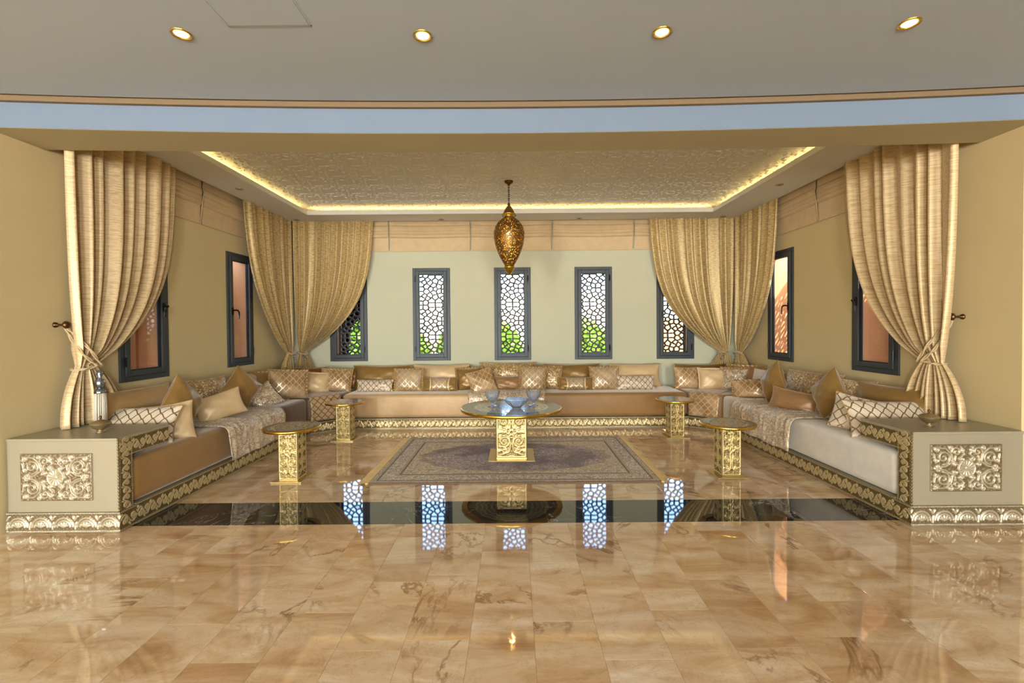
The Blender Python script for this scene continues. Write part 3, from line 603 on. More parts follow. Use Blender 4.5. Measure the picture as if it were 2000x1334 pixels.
# ================================================================== seating
XF, YF, ZP = 2.72, 6.31, .15       # sofa fronts, plinth height
CH = (2.68, 6.04, 2.38, 6.31)      # chamfered corner
OUT = {'left': (1, 0, 0), 'right': (-1, 0, 0)}
def platform(name, poly, face, out, label, group='carved platforms of the corner seating'):
    r = empty(name, (0, 0, 0)); tag(r, label, 'sofa base', group)
    MB().prism(poly, .0, ZP).build('deck', 'champagne_paint', r)
    (p0, p1) = face
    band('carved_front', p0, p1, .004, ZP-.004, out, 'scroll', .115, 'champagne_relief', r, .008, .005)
    return r
for s, nm in ((-1, 'left'), (1, 'right')):
    P2 = lambda l: [(s*x, y) for x, y in l]
    poly = [(2.735, 3.305), (2.695, 6.036), (3.50, 6.036), (3.50, 3.305)]; pl = P2(poly if s > 0 else poly[::-1])
    platform('sofa_platform', P2(poly)[::(1 if s < 0 else -1)], ((s*2.733, 3.305), (s*2.693, 6.036)), (-s, 0, 0), f'long carved champagne metal sofa base along the {nm} wall')
    poly = [(2.695, 6.04), (2.383, 6.313), (2.383, 7.18), (3.50, 7.18), (3.50, 6.04)]; n = Vector((-s*.27, -.315, 0)).normalized()
    platform('sofa_platform', P2(poly)[::(1 if s < 0 else -1)], ((s*2.693, 6.038), (s*2.38, 6.308)), tuple(n), f'short angled carved sofa base in the {nm} corner')
platform('sofa_platform', [(-2.38, 6.31), (2.38, 6.31), (2.38, 7.18), (-2.38, 7.18)], ((-2.38, 6.308), (2.38, 6.308)), (0, -1, 0), 'long carved champagne metal sofa base along the back wall')
# mattresses
def rounded_prism(poly, z0, z1, r=.05, seg_=4):
    me = mesh('m', [(x, y, z) for z in (z0, z1) for x, y in poly], [tuple(range(len(poly)))[::-1], tuple(range(len(poly), 2*len(poly)))]+[(i, (i+1) % len(poly), len(poly)+(i+1) % len(poly), len(poly)+i) for i in range(len(poly))])
    bm = bmesh.new(); bm.from_mesh(me); bmesh.ops.recalc_face_normals(bm, faces=bm.faces[:]); bmesh.ops.bevel(bm, geom=bm.edges[:], offset=r, segments=seg_, profile=.55, affect='EDGES'); bm.to_mesh(me); bm.free(); me.shade_smooth(); return me
def mattress(poly, mat, label):
    me = rounded_prism(poly, ZP+.002, .478, .055); o = link('seat_mattress', me, mat); tag(o, label, 'mattress', 'velvet mattresses of the corner seating'); return o
def sx(s, l): return [(s*x, y) for x, y in l][::s]
mattress(sx(-1, [(2.745, 3.30), (3.47, 3.30), (3.47, 4.86), (2.73, 4.86)]), 'velvet_gold', 'golden brown velvet mattress beside the left end cabinet')
mattress(sx(-1, [(2.73, 4.865), (3.47, 4.865), (3.47, 6.02), (2.715, 6.02)]), 'velvet_brown', 'dark brown velvet mattress along the far left wall')
mattress(sx(1, [(2.745, 3.30), (3.47, 3.30), (3.47, 4.86), (2.73, 4.86)]), 'velvet_white', 'silvery white velvet mattress beside the right end cabinet')
mattress(sx(1, [(2.73, 4.865), (3.47, 4.865), (3.47, 6.02), (2.715, 6.02)]), 'velvet_white', 'silvery white velvet mattress along the far right wall')
for s, nm in ((-1, 'left'), (1, 'right')): mattress(sx(s, [(2.395, 6.335), (2.705, 6.06), (3.47, 6.03), (3.47, 7.14), (2.395, 7.14)]), 'velvet_brown' if s < 0 else 'velvet_gold', f'corner velvet mattress under the trellis cover on the {nm}')
mattress([(-2.38, 6.33), (-.02, 6.33), (-.02, 7.14), (-2.38, 7.14)], 'velvet_beige', 'pale beige velvet mattress on the left half of the back seating')
mattress([(-.01, 6.33), (2.38, 6.33), (2.38, 7.14), (-.01, 7.14)], 'velvet_gold', 'golden brown velvet mattress on the right half of the back seating')
# throws draped over the mattresses
def throw(name, origin, along, into, a0, a1, depth, mat, label, zlow=.17, wr=.006, seed=0, skew=0):
    """origin: front line point; along: unit along the front; into: unit away from the viewer side"""
    rng = np.random.RandomState(seed); o = np.array(origin, float); al = np.array(along, float); inn = np.array(into, float)
    path = [(depth, .486), (depth*.75, .486), (depth*.5, .487), (depth*.3, .487), (.12, .487), (.07, .486), (.035, .476), (.012, .455), (-.002, .425), (-.008, .39)]
    path += [(-.008-.002*k, .39-(.39-zlow)*k/7) for k in range(1, 8)]
    path = np.array(path); L = np.concatenate([[0], np.cumsum(np.hypot(*np.diff(path, axis=0).T))]); na = max(8, int((a1-a0)/.02))
    A = np.linspace(a0, a1, na); P = np.zeros((len(path), na, 3)); U = np.zeros((len(path), na, 2)); ph = rng.rand(6)*6
    for i, (d, z) in enumerate(path):
        f = i/(len(path)-1); w = wr*(np.sin(A*42+ph[0]+f*3)+.7*np.sin(A*27-f*5+ph[1])+.6*np.sin(A*71+ph[2]+f*6))
        nrm = np.array([0, 1]) if d > .1 else (np.array([-1, 0]) if z < .45 else np.array([-.6, .8]))
        zz = z+abs(nrm[1])*np.abs(w)+(0.006*np.sin(A*15+ph[3]) if i == len(path)-1 else 0)
        dd = d-abs(nrm[0])*np.abs(w)*1.3; aa = A+skew*f+.012*np.sin(f*9+ph[4])*((A-a0)/(a1-a0)-.5)
        P[i, :, :2] = o[:2]+aa[:, None]*al[:2]+dd[:, None]*inn[:2]; P[i, :, 2] = zz; U[i, :, 0] = A; U[i, :, 1] = L[i]
    me = grid_mesh(name, P, U); ob = link(name, me, mat, None, True); tag(ob, label, 'throw', 'throws draped over the mattresses')
    md = ob.modifiers.new('t', 'SOLIDIFY'); md.thickness = .005; md.offset = 1 if al[0]*inn[1]-al[1]*inn[0] > 0 else -1
    return ob
throw('sofa_throw', (-2.735, 0), (.014, 1), (-1, 0), 4.28, 5.30, .66, 'throw_sequin', 'cream sequined throw over the left mattresses', .17, .009, 1)
throw('sofa_throw', (2.735, 0), (-.014, 1), (1, 0), 4.44, 5.62, .66, 'throw_sequin', 'cream sequined throw over the right mattresses', .17, .009, 2)
throw('sofa_throw', (0, 6.322), (1, 0), (0, 1), -.64, .42, .6, 'throw_sequin', 'small beige sequined throw behind the big round table', .30, .004, 3)
dl = Vector((-.31, .275, 0)).normalized()
throw('corner_throw', (-2.395, 6.325), (dl.x, -dl.y), (-dl.y, dl.x*-1), .0, .40, .62, 'trellis_throw', 'bronze trellis cover over the left corner mattress', .17, .002, 4)
throw('corner_throw', (2.395, 6.325), (-dl.x, -dl.y), (dl.y, dl.x*-1), .0, .40, .62, 'trellis_bronze', 'golden trellis cover over the right corner mattress', .17, .002, 5)
# end cabinets with carved arms
for s, nm in ((-1, 'left'), (1, 'right')):
    r = empty('end_cabinet', (0, 0, 0)); tag(r, f'champagne end cabinet with carved plaque at the {nm} end of the seating', 'cabinet', 'end cabinets of the corner seating')
    zt = .65; X0, X1 = 2.745, 3.515
    bx = lambda a, b, *q: (min(s*a, s*b), max(s*a, s*b))+q
    MB().box(*bx(X0, X1, 3.175, 3.285, .14, zt-.02)).build('body', 'champagne_paint', r)
    MB().box(*bx(X0+.004, X1, 3.285, 3.63, .515, zt-.02)).build('arm_shelf', 'champagne_paint', r)
    MB().box(*bx(X0-.006, X1, 3.168, 3.64, zt-.02, zt)).build('top_board', 'champagne_paint', r, bevel=.004)
    MB().box(*bx(X0-.005, X1, 3.165, 3.30, .0, .14)).build('plinth', 'champagne_paint', r)
    a, b = s*(X0-.02), s*(X1-.005); p0, p1 = ((b, 3.163), (a, 3.163)) if s < 0 else ((a, 3.163), (b, 3.163))
    band('carved_plinth_front', p0, p1, .004, .136, (0, -1, 0), 'arch', .155, 'silver_relief', r, .010, .004)
    # side: bottom strip end, upright, arm strip
    band('carved_plinth_side', (s*(X0-.012), 3.163), (s*(X0-.012), 3.30), .004, .136, (-s, 0, 0), 'scroll', .115, 'champagne_relief', r, .010, .005)
    band('carved_upright', (s*(X0-.003), 3.172), (s*(X0-.003), 3.286), .142, zt-.145, (-s, 0, 0), 'scroll', .11, 'champagne_relief', r, .009, .004, vert=True)
    band('carved_arm_strip', (s*(X0-.003), 3.172), (s*(X0-.003), 3.632), zt-.14, .13, (-s, 0, 0), 'scroll', .11, 'champagne_relief', r, .009, .004)
    pts = [(s*(X0-.004), 3.170, z) for z in np.linspace(.14, zt, 90)]; MB().tube(pts, [.006+.002*math.sin(k*1.6) for k in range(90)], 6).build('rope_moulding', 'champagne_relief', r, True)
    X, Z, H = plaque_relief(.49, .325, 240, 160); xo = -3.412 if s < 0 else 2.868; zo = .222 if s < 0 else .238
    MB().box(xo, xo+.49, 3.163, 3.176, zo, zo+.325).build('plaque_board', 'champagne_paint', r)
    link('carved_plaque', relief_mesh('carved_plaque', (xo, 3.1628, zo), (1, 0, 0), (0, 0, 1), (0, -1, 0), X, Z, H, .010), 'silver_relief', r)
    cb = empty('lidded_dish', (s*3.03, 3.36, zt)); tag(cb, f'small brass lidded dish standing on the {nm} end cabinet', 'dish', 'lidded dishes on the end cabinets')
    lathe_obj('bowl', [(.001, .001), (.032, .001), (.03, .008), (.018, .014), (.02, .02), (.045, .035), (.058, .055), (.06, .064)], 'aged_brass', cb, 28)
    lathe_obj('lid', [(.064, .064), (.062, .07), (.045, .082), (.02, .09), (.006, .094)], 'aged_brass', cb, 28)
    lathe_obj('knob', [(.004, .092), (.004, .102), (.009, .108), (.009, .114), (.001, .124)], 'bronze_metal', cb, 12)

# ------------------------------------------------------------------ cushions
def pillow_mesh(w, h, t, seed, flange=False):
    n = 22; rng = random.Random(seed); ph = [rng.uniform(0, 6) for _ in range(6)]
    a = np.sin(np.linspace(-PI/2, PI/2, n)); A, B = np.meshgrid(a, a, indexing='ij')
    k = .085; X = w/2*A*(1-k*(1-B**2)); Z = h/2*B*(1-k*(1-A**2)*1.0)
    prof = ((1-np.abs(A)**2.6)*(1-np.abs(B)**2.6)).clip(0)**.5
    wr = 1+.05*np.sin(A*5+B*7+ph[0])+.035*np.sin(A*11-B*9+ph[1]); cr = .010*np.sin((A*B)*18+ph[2])*(np.abs(A*B))
    Y = t/2*prof*wr+cr*prof
    Z = Z-.010*prof
    F = np.stack([X, -Y, Z], -1); Bk = np.stack([X, Y*.9, Z], -1); vs = np.concatenate([F.reshape(-1, 3), Bk.reshape(-1, 3)])
    ii = np.arange(n*n).reshape(n, n); q = np.stack([ii[:-1, :-1], ii[1:, :-1], ii[1:, 1:], ii[:-1, 1:]], -1).reshape(-1, 4)
    me = mesh('cushion', vs.tolist(), np.concatenate([q, q[:, ::-1]+n*n]).tolist())
    uvmap(me, np.concatenate([np.stack([A*w/2, B*h/2], -1).reshape(-1, 2)]*2)); bm = bmesh.new(); bm.from_mesh(me); bmesh.ops.remove_doubles(bm, verts=bm.verts[:], dist=.0004); bm.to_mesh(me); bm.free(); me.shade_smooth()
    e = [(a[i], -1) for i in range(n-1)]+[(1, a[i]) for i in range(n-1)]+[(a[i], 1) for i in range(n-1, 0, -1)]+[(-1, a[i]) for i in range(n-1, 0, -1)]
    edge = [(w/2*p*(1-k*(1-q_**2)), h/2*q_*(1-k*(1-p**2))) for p, q_ in e]
    return me, edge
TABLE = [
 ('satin_beige','piping',-3.30,4.02,0.681,0.74,0.436,0.16,82,14,0,'large beige satin back cushion beside the left end cabinet under the tied curtain'),
 ('trellis_white','piping',-3.13,3.78,0.610,0.66,0.32,0.14,8,28,0,'white cushion with bronze trellis lying against the left end cabinet'),
 ('satin_cream','piping',-2.95,3.92,0.600,0.36,0.34,0.12,30,20,-6,'pale satin cushion corner poking out behind the white trellis cushion on the left'),
 ('satin_gold','piping',-3.02,4.18,0.735,0.365,0.365,0.2,88,8,43,'gold satin cushion standing on one corner, nearest the left end cabinet'),
 ('sequin_gold','piping',-3.30,4.93,0.673,0.58,0.418,0.15,78,14,0,'gold sequined back cushion between the two left diamond cushions'),
 ('satin_cream','piping',-2.98,4.65,0.620,0.44,0.27,0.13,46,16,-14,'small cream rectangular cushion between two gold diamond cushions on the left'),
 ('satin_beige','piping',-3.34,5.43,0.655,0.62,0.378,0.14,84,12,0,'beige back cushion half hidden behind the farther left gold diamond cushion'),
 ('satin_gold','piping',-3.04,5.12,0.735,0.365,0.365,0.2,66,8,42,'gold satin cushion standing on one corner, farther along the left sofa'),
 ('satin_cream','piping',-3.33,5.85,0.658,0.42,0.388,0.13,80,14,0,'plain beige cushion at the left wall behind the silver sequin cushion'),
 ('sequin_silver','piping',-3.02,5.55,0.549,0.34,0.32,0.12,44,18,-32,'small tilted silver sequined cushion on the dark left mattress'),
 ('bronze','ruffle',-3.22,6.05,0.651,0.48,0.37,0.15,62,12,0,'bronze cushion with ruffled edge below the left wall curtain'),
 ('trellis_bronze','ruffle',-3.00,6.10,0.654,0.46,0.375,0.17,38,10,4,'bronze trellis cushion with gathered frilled edge beside the left corner'),
 ('satin_copper','piping',-3.10,7.00,0.635,0.46,0.335,0.13,16,10,0,'copper satin cushion tucked under the left corner curtain'),
 ('satin_cream','flange',-2.91,6.58,0.617,0.48,0.302,0.15,20,14,6,'cream and gold silky square cushion in the left corner'),
 ('satin_copper','piping',-2.65,7.02,0.625,0.62,0.316,0.14,0,12,0,'brown back cushion behind the bronze trellis cushion in the left corner'),
 ('trellis_bronze','ruffle',-2.60,6.72,0.631,0.42,0.331,0.15,4,14,3,'bronze trellis cushion under the leftmost back window'),
 ('satin_gold','piping',-2.01,6.98,0.647,0.88,0.364,0.16,0,13,0,'wide golden back cushion at the left end of the back row'),
 ('trellis_white','piping',-2.02,6.66,0.557,0.54,0.181,0.12,0,16,0,'white rectangular trellis cushion before the leftmost golden back cushion'),
 ('trellis_silver','ruffle',-1.54,6.70,0.627,0.4,0.325,0.15,0,14,0,'silver trellis square cushion below the second back window from the left'),
 ('satin_cream','piping',-1.11,6.98,0.651,0.86,0.373,0.16,0,13,0,'wide cream velvet back cushion right of the second back window from the left'),
 ('panel_gold','piping',-1.08,6.68,0.567,0.53,0.202,0.13,0,16,0,'gold rectangular cushion with a central trellis panel, left of the big table'),
 ('satin_gold','ruffle',-0.66,6.78,0.628,0.38,0.326,0.15,4,14,-3,'dark gold cushion with sequined edge behind the left goblet'),
 ('trellis_bronze','piping',-0.47,6.58,0.617,0.38,0.36,0.13,6,18,-16,'tilted rosy bronze trellis cushion just behind the left goblet'),
 ('sequin_gold','piping',-0.10,7.00,0.662,0.86,0.394,0.17,0,12,0,'wide sequined back cushion under the middle window'),
 ('satin_tan','piping',-0.11,6.70,0.574,0.46,0.213,0.14,0,14,0,'plain tan rectangular cushion before the sequined back cushion under the middle window'),
 ('trellis_silver','ruffle',0.26,6.66,0.637,0.36,0.344,0.14,-4,14,2,'silver trellis square cushion behind the right goblet'),
 ('sequin_gold','ruffle',0.53,6.80,0.637,0.3,0.342,0.14,-10,12,3,'narrow gold cushion with sequined stripes right of the right goblet'),
 ('satin_gold','piping',0.87,6.98,0.647,0.86,0.364,0.16,0,13,0,'wide golden back cushion below the fourth back window from the left'),
 ('panel_gold','piping',0.89,6.68,0.563,0.52,0.193,0.13,0,16,0,'gold rectangular cushion with a central trellis panel, right of the big table'),
 ('trellis_silver','ruffle',1.31,6.70,0.631,0.4,0.332,0.15,0,14,0,'silver and gold trellis square cushion below the fourth window, right of the panel cushion'),
 ('satin_cream','piping',1.83,6.98,0.644,0.78,0.357,0.16,0,13,0,'wide cream back cushion at the right end of the back row'),
 ('trellis_white','piping',1.76,6.68,0.571,0.56,0.21,0.13,0,16,0,'white rectangular trellis cushion before the cream back cushion on the right'),
 ('satin_gold','piping',2.83,7.00,0.639,0.78,0.346,0.14,0,12,0,'gold back cushion behind the trellis cushion in the right corner'),
 ('trellis_bronze','piping',2.54,6.74,0.629,0.39,0.327,0.14,0,14,0,'gold trellis square cushion under the rightmost back window'),
 ('satin_cream','flange',2.87,6.62,0.621,0.42,0.312,0.15,-6,14,0,'pale cream square cushion in the right corner'),
 ('sequin_silver','ruffle',3.11,6.50,0.626,0.34,0.319,0.14,-30,12,0,'silver sequined cushion with ruffled edge in the right corner'),
 ('satin_tan','ruffle',3.26,6.50,0.646,0.5,0.361,0.14,-48,12,0,'tan cushion with bronze ruffled side below the right corner curtain'),
 ('satin_white','piping',3.30,6.02,0.640,0.52,0.35,0.14,-76,14,0,'white satin back cushion on the right sofa'),
 ('trellis_bronze','ruffle',2.98,5.83,0.579,0.4,0.227,0.14,-42,16,-8,'bronze trellis cushion beside the far gold diamond cushion on the right sofa'),
 ('satin_gold','piping',3.00,5.33,0.735,0.365,0.365,0.2,-92,8,-38,'golden satin cushion standing on a corner, farther along the right sofa'),
 ('sequin_gold','piping',3.30,5.13,0.673,0.8,0.419,0.16,-82,14,0,'long sequined back cushion on the right sofa'),
 ('satin_tan','piping',2.98,4.91,0.581,0.48,0.23,0.14,-52,14,8,'tan rectangular cushion between two golden diamond cushions on the right'),
 ('satin_gold','piping',3.02,4.41,0.735,0.365,0.365,0.2,-88,8,-40,'golden satin cushion standing on a corner, nearer along the right sofa'),
 ('sequin_gold','piping',3.28,4.51,0.666,0.5,0.404,0.14,-78,14,0,'gold sequined cushion behind the nearer golden diamond cushion on the right'),
 ('satin_gold','piping',3.32,4.08,0.662,0.74,0.397,0.16,-82,14,0,'large dark gold satin back cushion beside the right end cabinet'),
 ('trellis_white','piping',3.10,3.80,0.610,0.66,0.32,0.14,-8,28,0,'white cushion with bronze trellis lying against the right end cabinet'),
 ('trellis_white','piping',2.96,3.98,0.620,0.36,0.32,0.12,-35,24,12,'pale trellis cushion corner poking out behind the white cushion on the right'),
]
def cushion(i, mat, edge, x, y, z, w, h, t, yaw, lean, roll, label):
    me, ed = pillow_mesh(w, h, t, i); side = 'left wall' if x < -2.9 and y < 6.2 else ('right wall' if x > 2.9 and y < 6.4 else 'back wall')
    o = link('cushion', me, 'sequin_gold' if mat == 'x' else mat); tag(o, label, 'cushion', f'cushions along the {side}')
    R = Matrix.Rotation(math.radians(yaw), 4, 'Z') @ Matrix.Rotation(math.radians(-lean), 4, 'X') @ Matrix.Rotation(math.radians(roll), 4, 'Y')
    o.matrix_world = Matrix.Translation((x, y, z)) @ R
    if edge == 'ruffle':
        m = len(ed); N = m*3; vs = []; fs = []; rn = random.Random(i)
        for k in range(N):
            f = k/3; p, q = ed[int(f) % m], ed[(int(f)+1) % m]; u = f-int(f); px, pz = p[0]+(q[0]-p[0])*u, p[1]+(q[1]-p[1])*u; L = math.hypot(px, pz) or 1; dx, dz = px/L, pz/L; wv = .013*math.sin(k*1.35)
            vs += [(px*.97, 0, pz*.97), (px+dx*.016, wv, pz+dz*.016), (px+dx*.03, wv*1.3+.004*math.sin(k*2.9), pz+dz*.03)]
        for k in range(N):
            j = (k+1) % N; fs += [(k*3, j*3, j*3+1, k*3+1), (k*3+1, j*3+1, j*3+2, k*3+2)]
        ru = link('ruffle', mesh('ruffle', vs, fs), 'piping_gold', o, True); ru.modifiers.new('t', 'SOLIDIFY').thickness = .003
    elif edge == 'flange':
        m = len(ed); vs = []; 
        for k in range(m):
            px, pz = ed[k]; L = math.hypot(px, pz); vs += [(px*.97, 0, pz*.97), (px+px/L*.022, .005*math.sin(k*.9), pz+pz/L*.022)]
        fl = link('flange', mesh('flange', vs, [(k*2, ((k+1) % m)*2, ((k+1) % m)*2+1, k*2+1) for k in range(m)]), mat, o, True); fl.modifiers.new('t', 'SOLIDIFY').thickness = .004
    else:
        MB().tube([(px, 0, pz) for px, pz in ed], .0045, 6, True).build('piping', 'piping_gold', o, True)
    if mat == 'panel_gold': pass
    return o
M['panel_gold'] = M['satin_gold']
for i, row in enumerate(TABLE):
    o = cushion(i, *row)
    if row[0] == 'panel_gold':     # stitched trellis panel with two ribbons across the cushion
        w, h, t = row[5], row[6], row[7]; nn = 14
        def face_strip(x0, x1, off, nm, mt):
            a = np.linspace(x0, x1, nn)/(w/2); b = np.linspace(-.97, .97, nn); A, B = np.meshgrid(a, b, indexing='ij'); prof = ((1-np.abs(A)**2.6)*(1-np.abs(B)**2.6)).clip(0)**.5
            P = np.stack([w/2*A*(1-.085*(1-B**2)), -(t/2*prof*1.09+off), h/2*B*(1-.085*(1-A**2))-.010*prof], -1); q = link(nm, grid_mesh(nm, P, np.stack([A*w/2, B*h/2], -1)), mt, o, True); q.modifiers.new('t', 'SOLIDIFY').thickness = .002
        face_strip(-.22*w, .22*w, .002, 'trellis_panel', 'trellis_silver'); face_strip(-.285*w, -.235*w, .004, 'ribbon', 'satin_cream'); face_strip(.235*w, .285*w, .004, 'ribbon', 'satin_cream')

# ================================================================== curtains
def curtain(name, base, along, normal, ztop, ztie, zbot, top, tie, bot, nfold, amp, mat, label, power=4.2, seed=0, tiew=.07):
    """along the wall; s runs from the wall-side anchor; top/tie/bot = (s_inner, s_outer)"""
    rng = np.random.RandomState(seed); base = np.array(base, float); al = np.array(along, float); no = np.array(normal, float); base = base+no*.02
    nu = nfold*14+1; u = np.linspace(0, 1, nu); warp = u+.018*np.sin(u*17+rng.rand()*6)+.012*np.sin(u*31+rng.rand()*6); warp = (warp-warp[0])/(warp[-1]-warp[0])
    vt = 1-(1-np.linspace(0, 1, 46))**1.7; vb = np.linspace(0, 1, 16)[1:]; P = []; U = []; fold = 2*PI*nfold*warp; irr = 1+.25*np.sin(fold*.37+rng.rand()*6)
    for v in vt:
        e = v**power*.86+v*.14; s = (top[0]+(top[1]-top[0])*u)*(1-e)+(tie[0]+(tie[1]-tie[0])*u)*e
        z = ztop+(ztie-ztop)*v; sp = abs((top[1]-top[0])*(1-e)+(tie[1]-tie[0])*e)
        z = z-(.05*u*(1-u)*4*(v**3)*(1-v)*4) + 0*u
        A = amp*irr*(.75+.35*v)*(1 if v < .93 else 1-.55*(v-.93)/.07); n = A*np.sin(fold+.5*np.sin(fold))+tiew*.0
        s2 = s+.10*A*np.sin(2*fold+.4)*min(1, sp)
        P.append(base+s2[:, None]*al+n[:, None]*no+np.outer(np.ones(nu)*z if np.ndim(z) == 0 else z, (0, 0, 1))); U.append(np.stack([u*(nfold*.22), np.full(nu, (ztop-ztie)*v)], -1))
    for v in vb:
        e = 1-(1-v)**2.2; s = (tie[0]+(tie[1]-tie[0])*u)*(1-e)+(bot[0]+(bot[1]-bot[0])*u)*e; A = amp*irr*(.5+.5*e); z = ztie+(zbot-ztie)*v
        n = A*np.sin(fold+.5*np.sin(fold)); P.append(base+s[:, None]*al+n[:, None]*no+np.outer(np.full(nu, z), (0, 0, 1))); U.append(np.stack([u*(nfold*.22), np.full(nu, (ztop-ztie)+(ztie-zbot)*v)], -1))
    P = np.array(P); o = link(name, grid_mesh(name, P, np.array(U)), mat, None, True); tag(o, label, 'curtain', 'tied silk curtains of the alcove')
    md = o.modifiers.new('t', 'SOLIDIFY'); md.thickness = .004; return o
cu = {}
cu['fl'] = curtain('curtain', (-3.42, 0, 0), (0, 1, 0), (1, 0, 0), 3.10, 1.12, .655, (3.51, 4.68), (3.58, 3.74), (3.44, 4.0), 8, .05, 'curtain_silk', 'pale gold curtain nearest the viewpoint on the left wall, tied low', 4.4, 1)
cu['fr'] = curtain('curtain', (3.42, 0, 0), (0, 1, 0), (-1, 0, 0), 3.10, 1.09, .655, (3.53, 4.76), (3.64, 3.82), (3.46, 3.98), 8, .05, 'curtain_silk', 'pale gold curtain nearest the viewpoint on the right wall, tied low', 3.8, 2)
cu['cl'] = curtain('curtain', (-3.42, 0, 0), (0, 1, 0), (1, 0, 0), 3.10, 1.02, .50, (7.04, 5.84), (7.0, 6.90), (7.04, 6.68), 9, .036, 'curtain_damask', 'gold curtain on the left wall side of the left back corner', 2.6, 3)
cu['bl'] = curtain('curtain', (0, 7.09, 0), (1, 0, 0), (0, -1, 0), 3.10, 1.03, .50, (-3.38, -2.14), (-3.30, -3.19), (-3.38, -3.04), 10, .036, 'curtain_damask', 'gold curtain covering the leftmost back window', 3.6, 4)
cu['cr'] = curtain('curtain', (3.42, 0, 0), (0, 1, 0), (-1, 0, 0), 3.10, .99, .50, (7.04, 5.98), (7.0, 6.90), (7.04, 6.64), 8, .036, 'curtain_damask', 'gold curtain on the right wall side of the right back corner', 3.2, 5)
cu['br'] = curtain('curtain', (0, 7.09, 0), (1, 0, 0), (0, -1, 0), 3.10, .99, .50, (3.38, 2.07), (3.28, 3.17), (3.38, 2.96), 10, .036, 'curtain_damask', 'gold curtain covering the rightmost back window', 3.6, 6)
# tie-back cords, tassels and wall knobs of the two near curtains
for s, yk, zk, yt, zt_, nm in ((-1, 3.545, 1.44, 3.66, 1.11, 'left'), (1, 3.625, 1.45, 3.75, 1.09, 'right')):
    k = empty('wall_holdback', (s*3.53, yk, zk)); tag(k, f'bronze rosette holdback knob on the {nm} wall', 'holdback', 'bronze holdback knobs')
    b = MB(); b.lathe([(.001, 0), (.022, 0), (.02, .008), (.008, .012), (.008, .07), (.022, .075), (.03, .085), (.026, .10), (.012, .108), (.001, .11)], 20); o = b.build('knob', 'bronze_metal', k, True); o.rotation_euler = (0, -s*PI/2, 0)
    c = empty('tieback_cord', (0, 0, 0)); tag(c, f'twisted cream cord holding the near {nm} curtain to its knob', 'tieback', 'twisted cord tiebacks')
    kx = s*3.46; A = Vector((kx, yk, zk)); q = []
    ring_ = []
    for j in range(25):
        a = 2*PI*j/24; ring_.append(Vector((s*(3.40-.075*math.cos(a)) , yt+.105*math.sin(a), zt_+.02*math.sin(a*1)+.0)))
    def rope(pts, nm_):
        L = []; 
        for i in range(len(pts)-1):
            for t in np.linspace(0, 1, 8, endpoint=False): L.append(pts[i].lerp(pts[i+1], t))
        L.append(pts[-1])
        for phs in (0, PI):
            P = [p+Vector((.006*math.cos(i*.55+phs), .004*math.sin(i*.55+phs), .006*math.sin(i*.55+phs))) for i, p in enumerate(L)]
            MB().tube(P, .0065, 6).build(nm_, 'cord_fabric', c, True)
    rope([A, A+Vector((-s*.03, .03, -.12)), Vector((s*3.33, yt-.10, zt_+.10)), Vector((s*3.31, yt, zt_))], 'cord_strand')
    rope([A, A+Vector((-s*.045, .05, -.09)), Vector((s*3.315, yt-.06, zt_+.14)), Vector((s*3.305, yt+.03, zt_+.0))], 'cord_strand')
    rope(ring_[::3]+[ring_[0]], 'cord_loop')
    if s < 0:
        t = empty('tassel', (-3.27, yt-.03, 0)); tag(t, 'long white thread tassel with silver beads hanging from the near left curtain', 'tassel')
        lathe_obj('bead_top', [(.006, 1.085), (.018, 1.07), (.022, 1.05), (.012, 1.03), (.026, 1.01), (.034, .985), (.030, .955), (.018, .94)], 'steel', t, 20)
        lathe_obj('cap', [(.018, .94), (.036, .925), (.040, .905), (.038, .90)], 'steel', t, 20)
        rn = random.Random(5); m = MB()
        for q in range(90):
            a = rn.uniform(0, 2*PI); r0 = .034*rn.uniform(.6, 1); r1 = r0*1.15
            m.tube([(r0*math.cos(a), r0*math.sin(a), .915), (r1*math.cos(a), r1*math.sin(a), .80), (r1*1.02*math.cos(a), r1*1.02*math.sin(a), .665+rn.uniform(0, .012))], .0035, 4)
        tag(m.build('fringe_threads', 'tassel_thread', t, True), kind='stuff')
for (x, y, z, lab) in ((-3.33, 6.90, 1.03, 'cord tie with silver beads on the left wall side corner curtain'), (-3.22, 7.02, 1.02, 'cord tie with silver beads on the back wall side of the left corner'), (3.33, 6.88, .99, 'cord tie with silver beads on the right wall side corner curtain'), (3.18, 7.0, .985, 'cord tie with silver beads on the back wall side of the right corner')):
    t = empty('beaded_tieback', (x, y, z)); tag(t, lab, 'tieback', 'beaded tiebacks of the corner curtains')
    sgx = 1 if x < 0 else -1; wl_ = abs(x) > 3.3
    pr = [Vector(((.05 if wl_ else .075)*math.cos(a), (.075 if wl_ else .05)*math.sin(a), .015*math.sin(a*2))) for a in np.linspace(0, 2*PI, 21)[:-1]]
    MB().tube(pr, .009, 6, True).build('cord', 'cord_fabric', t, True)
    for q in range(3):
        lathe_obj('bead', [(.001, .012), (.012, .008), (.016, 0), (.012, -.01), (.001, -.016)], 'steel', t, 10, loc=(sgx*.062 if wl_ else sgx*(.02+.02*q), -.05 if wl_ else -.062, -.02-.035*q))
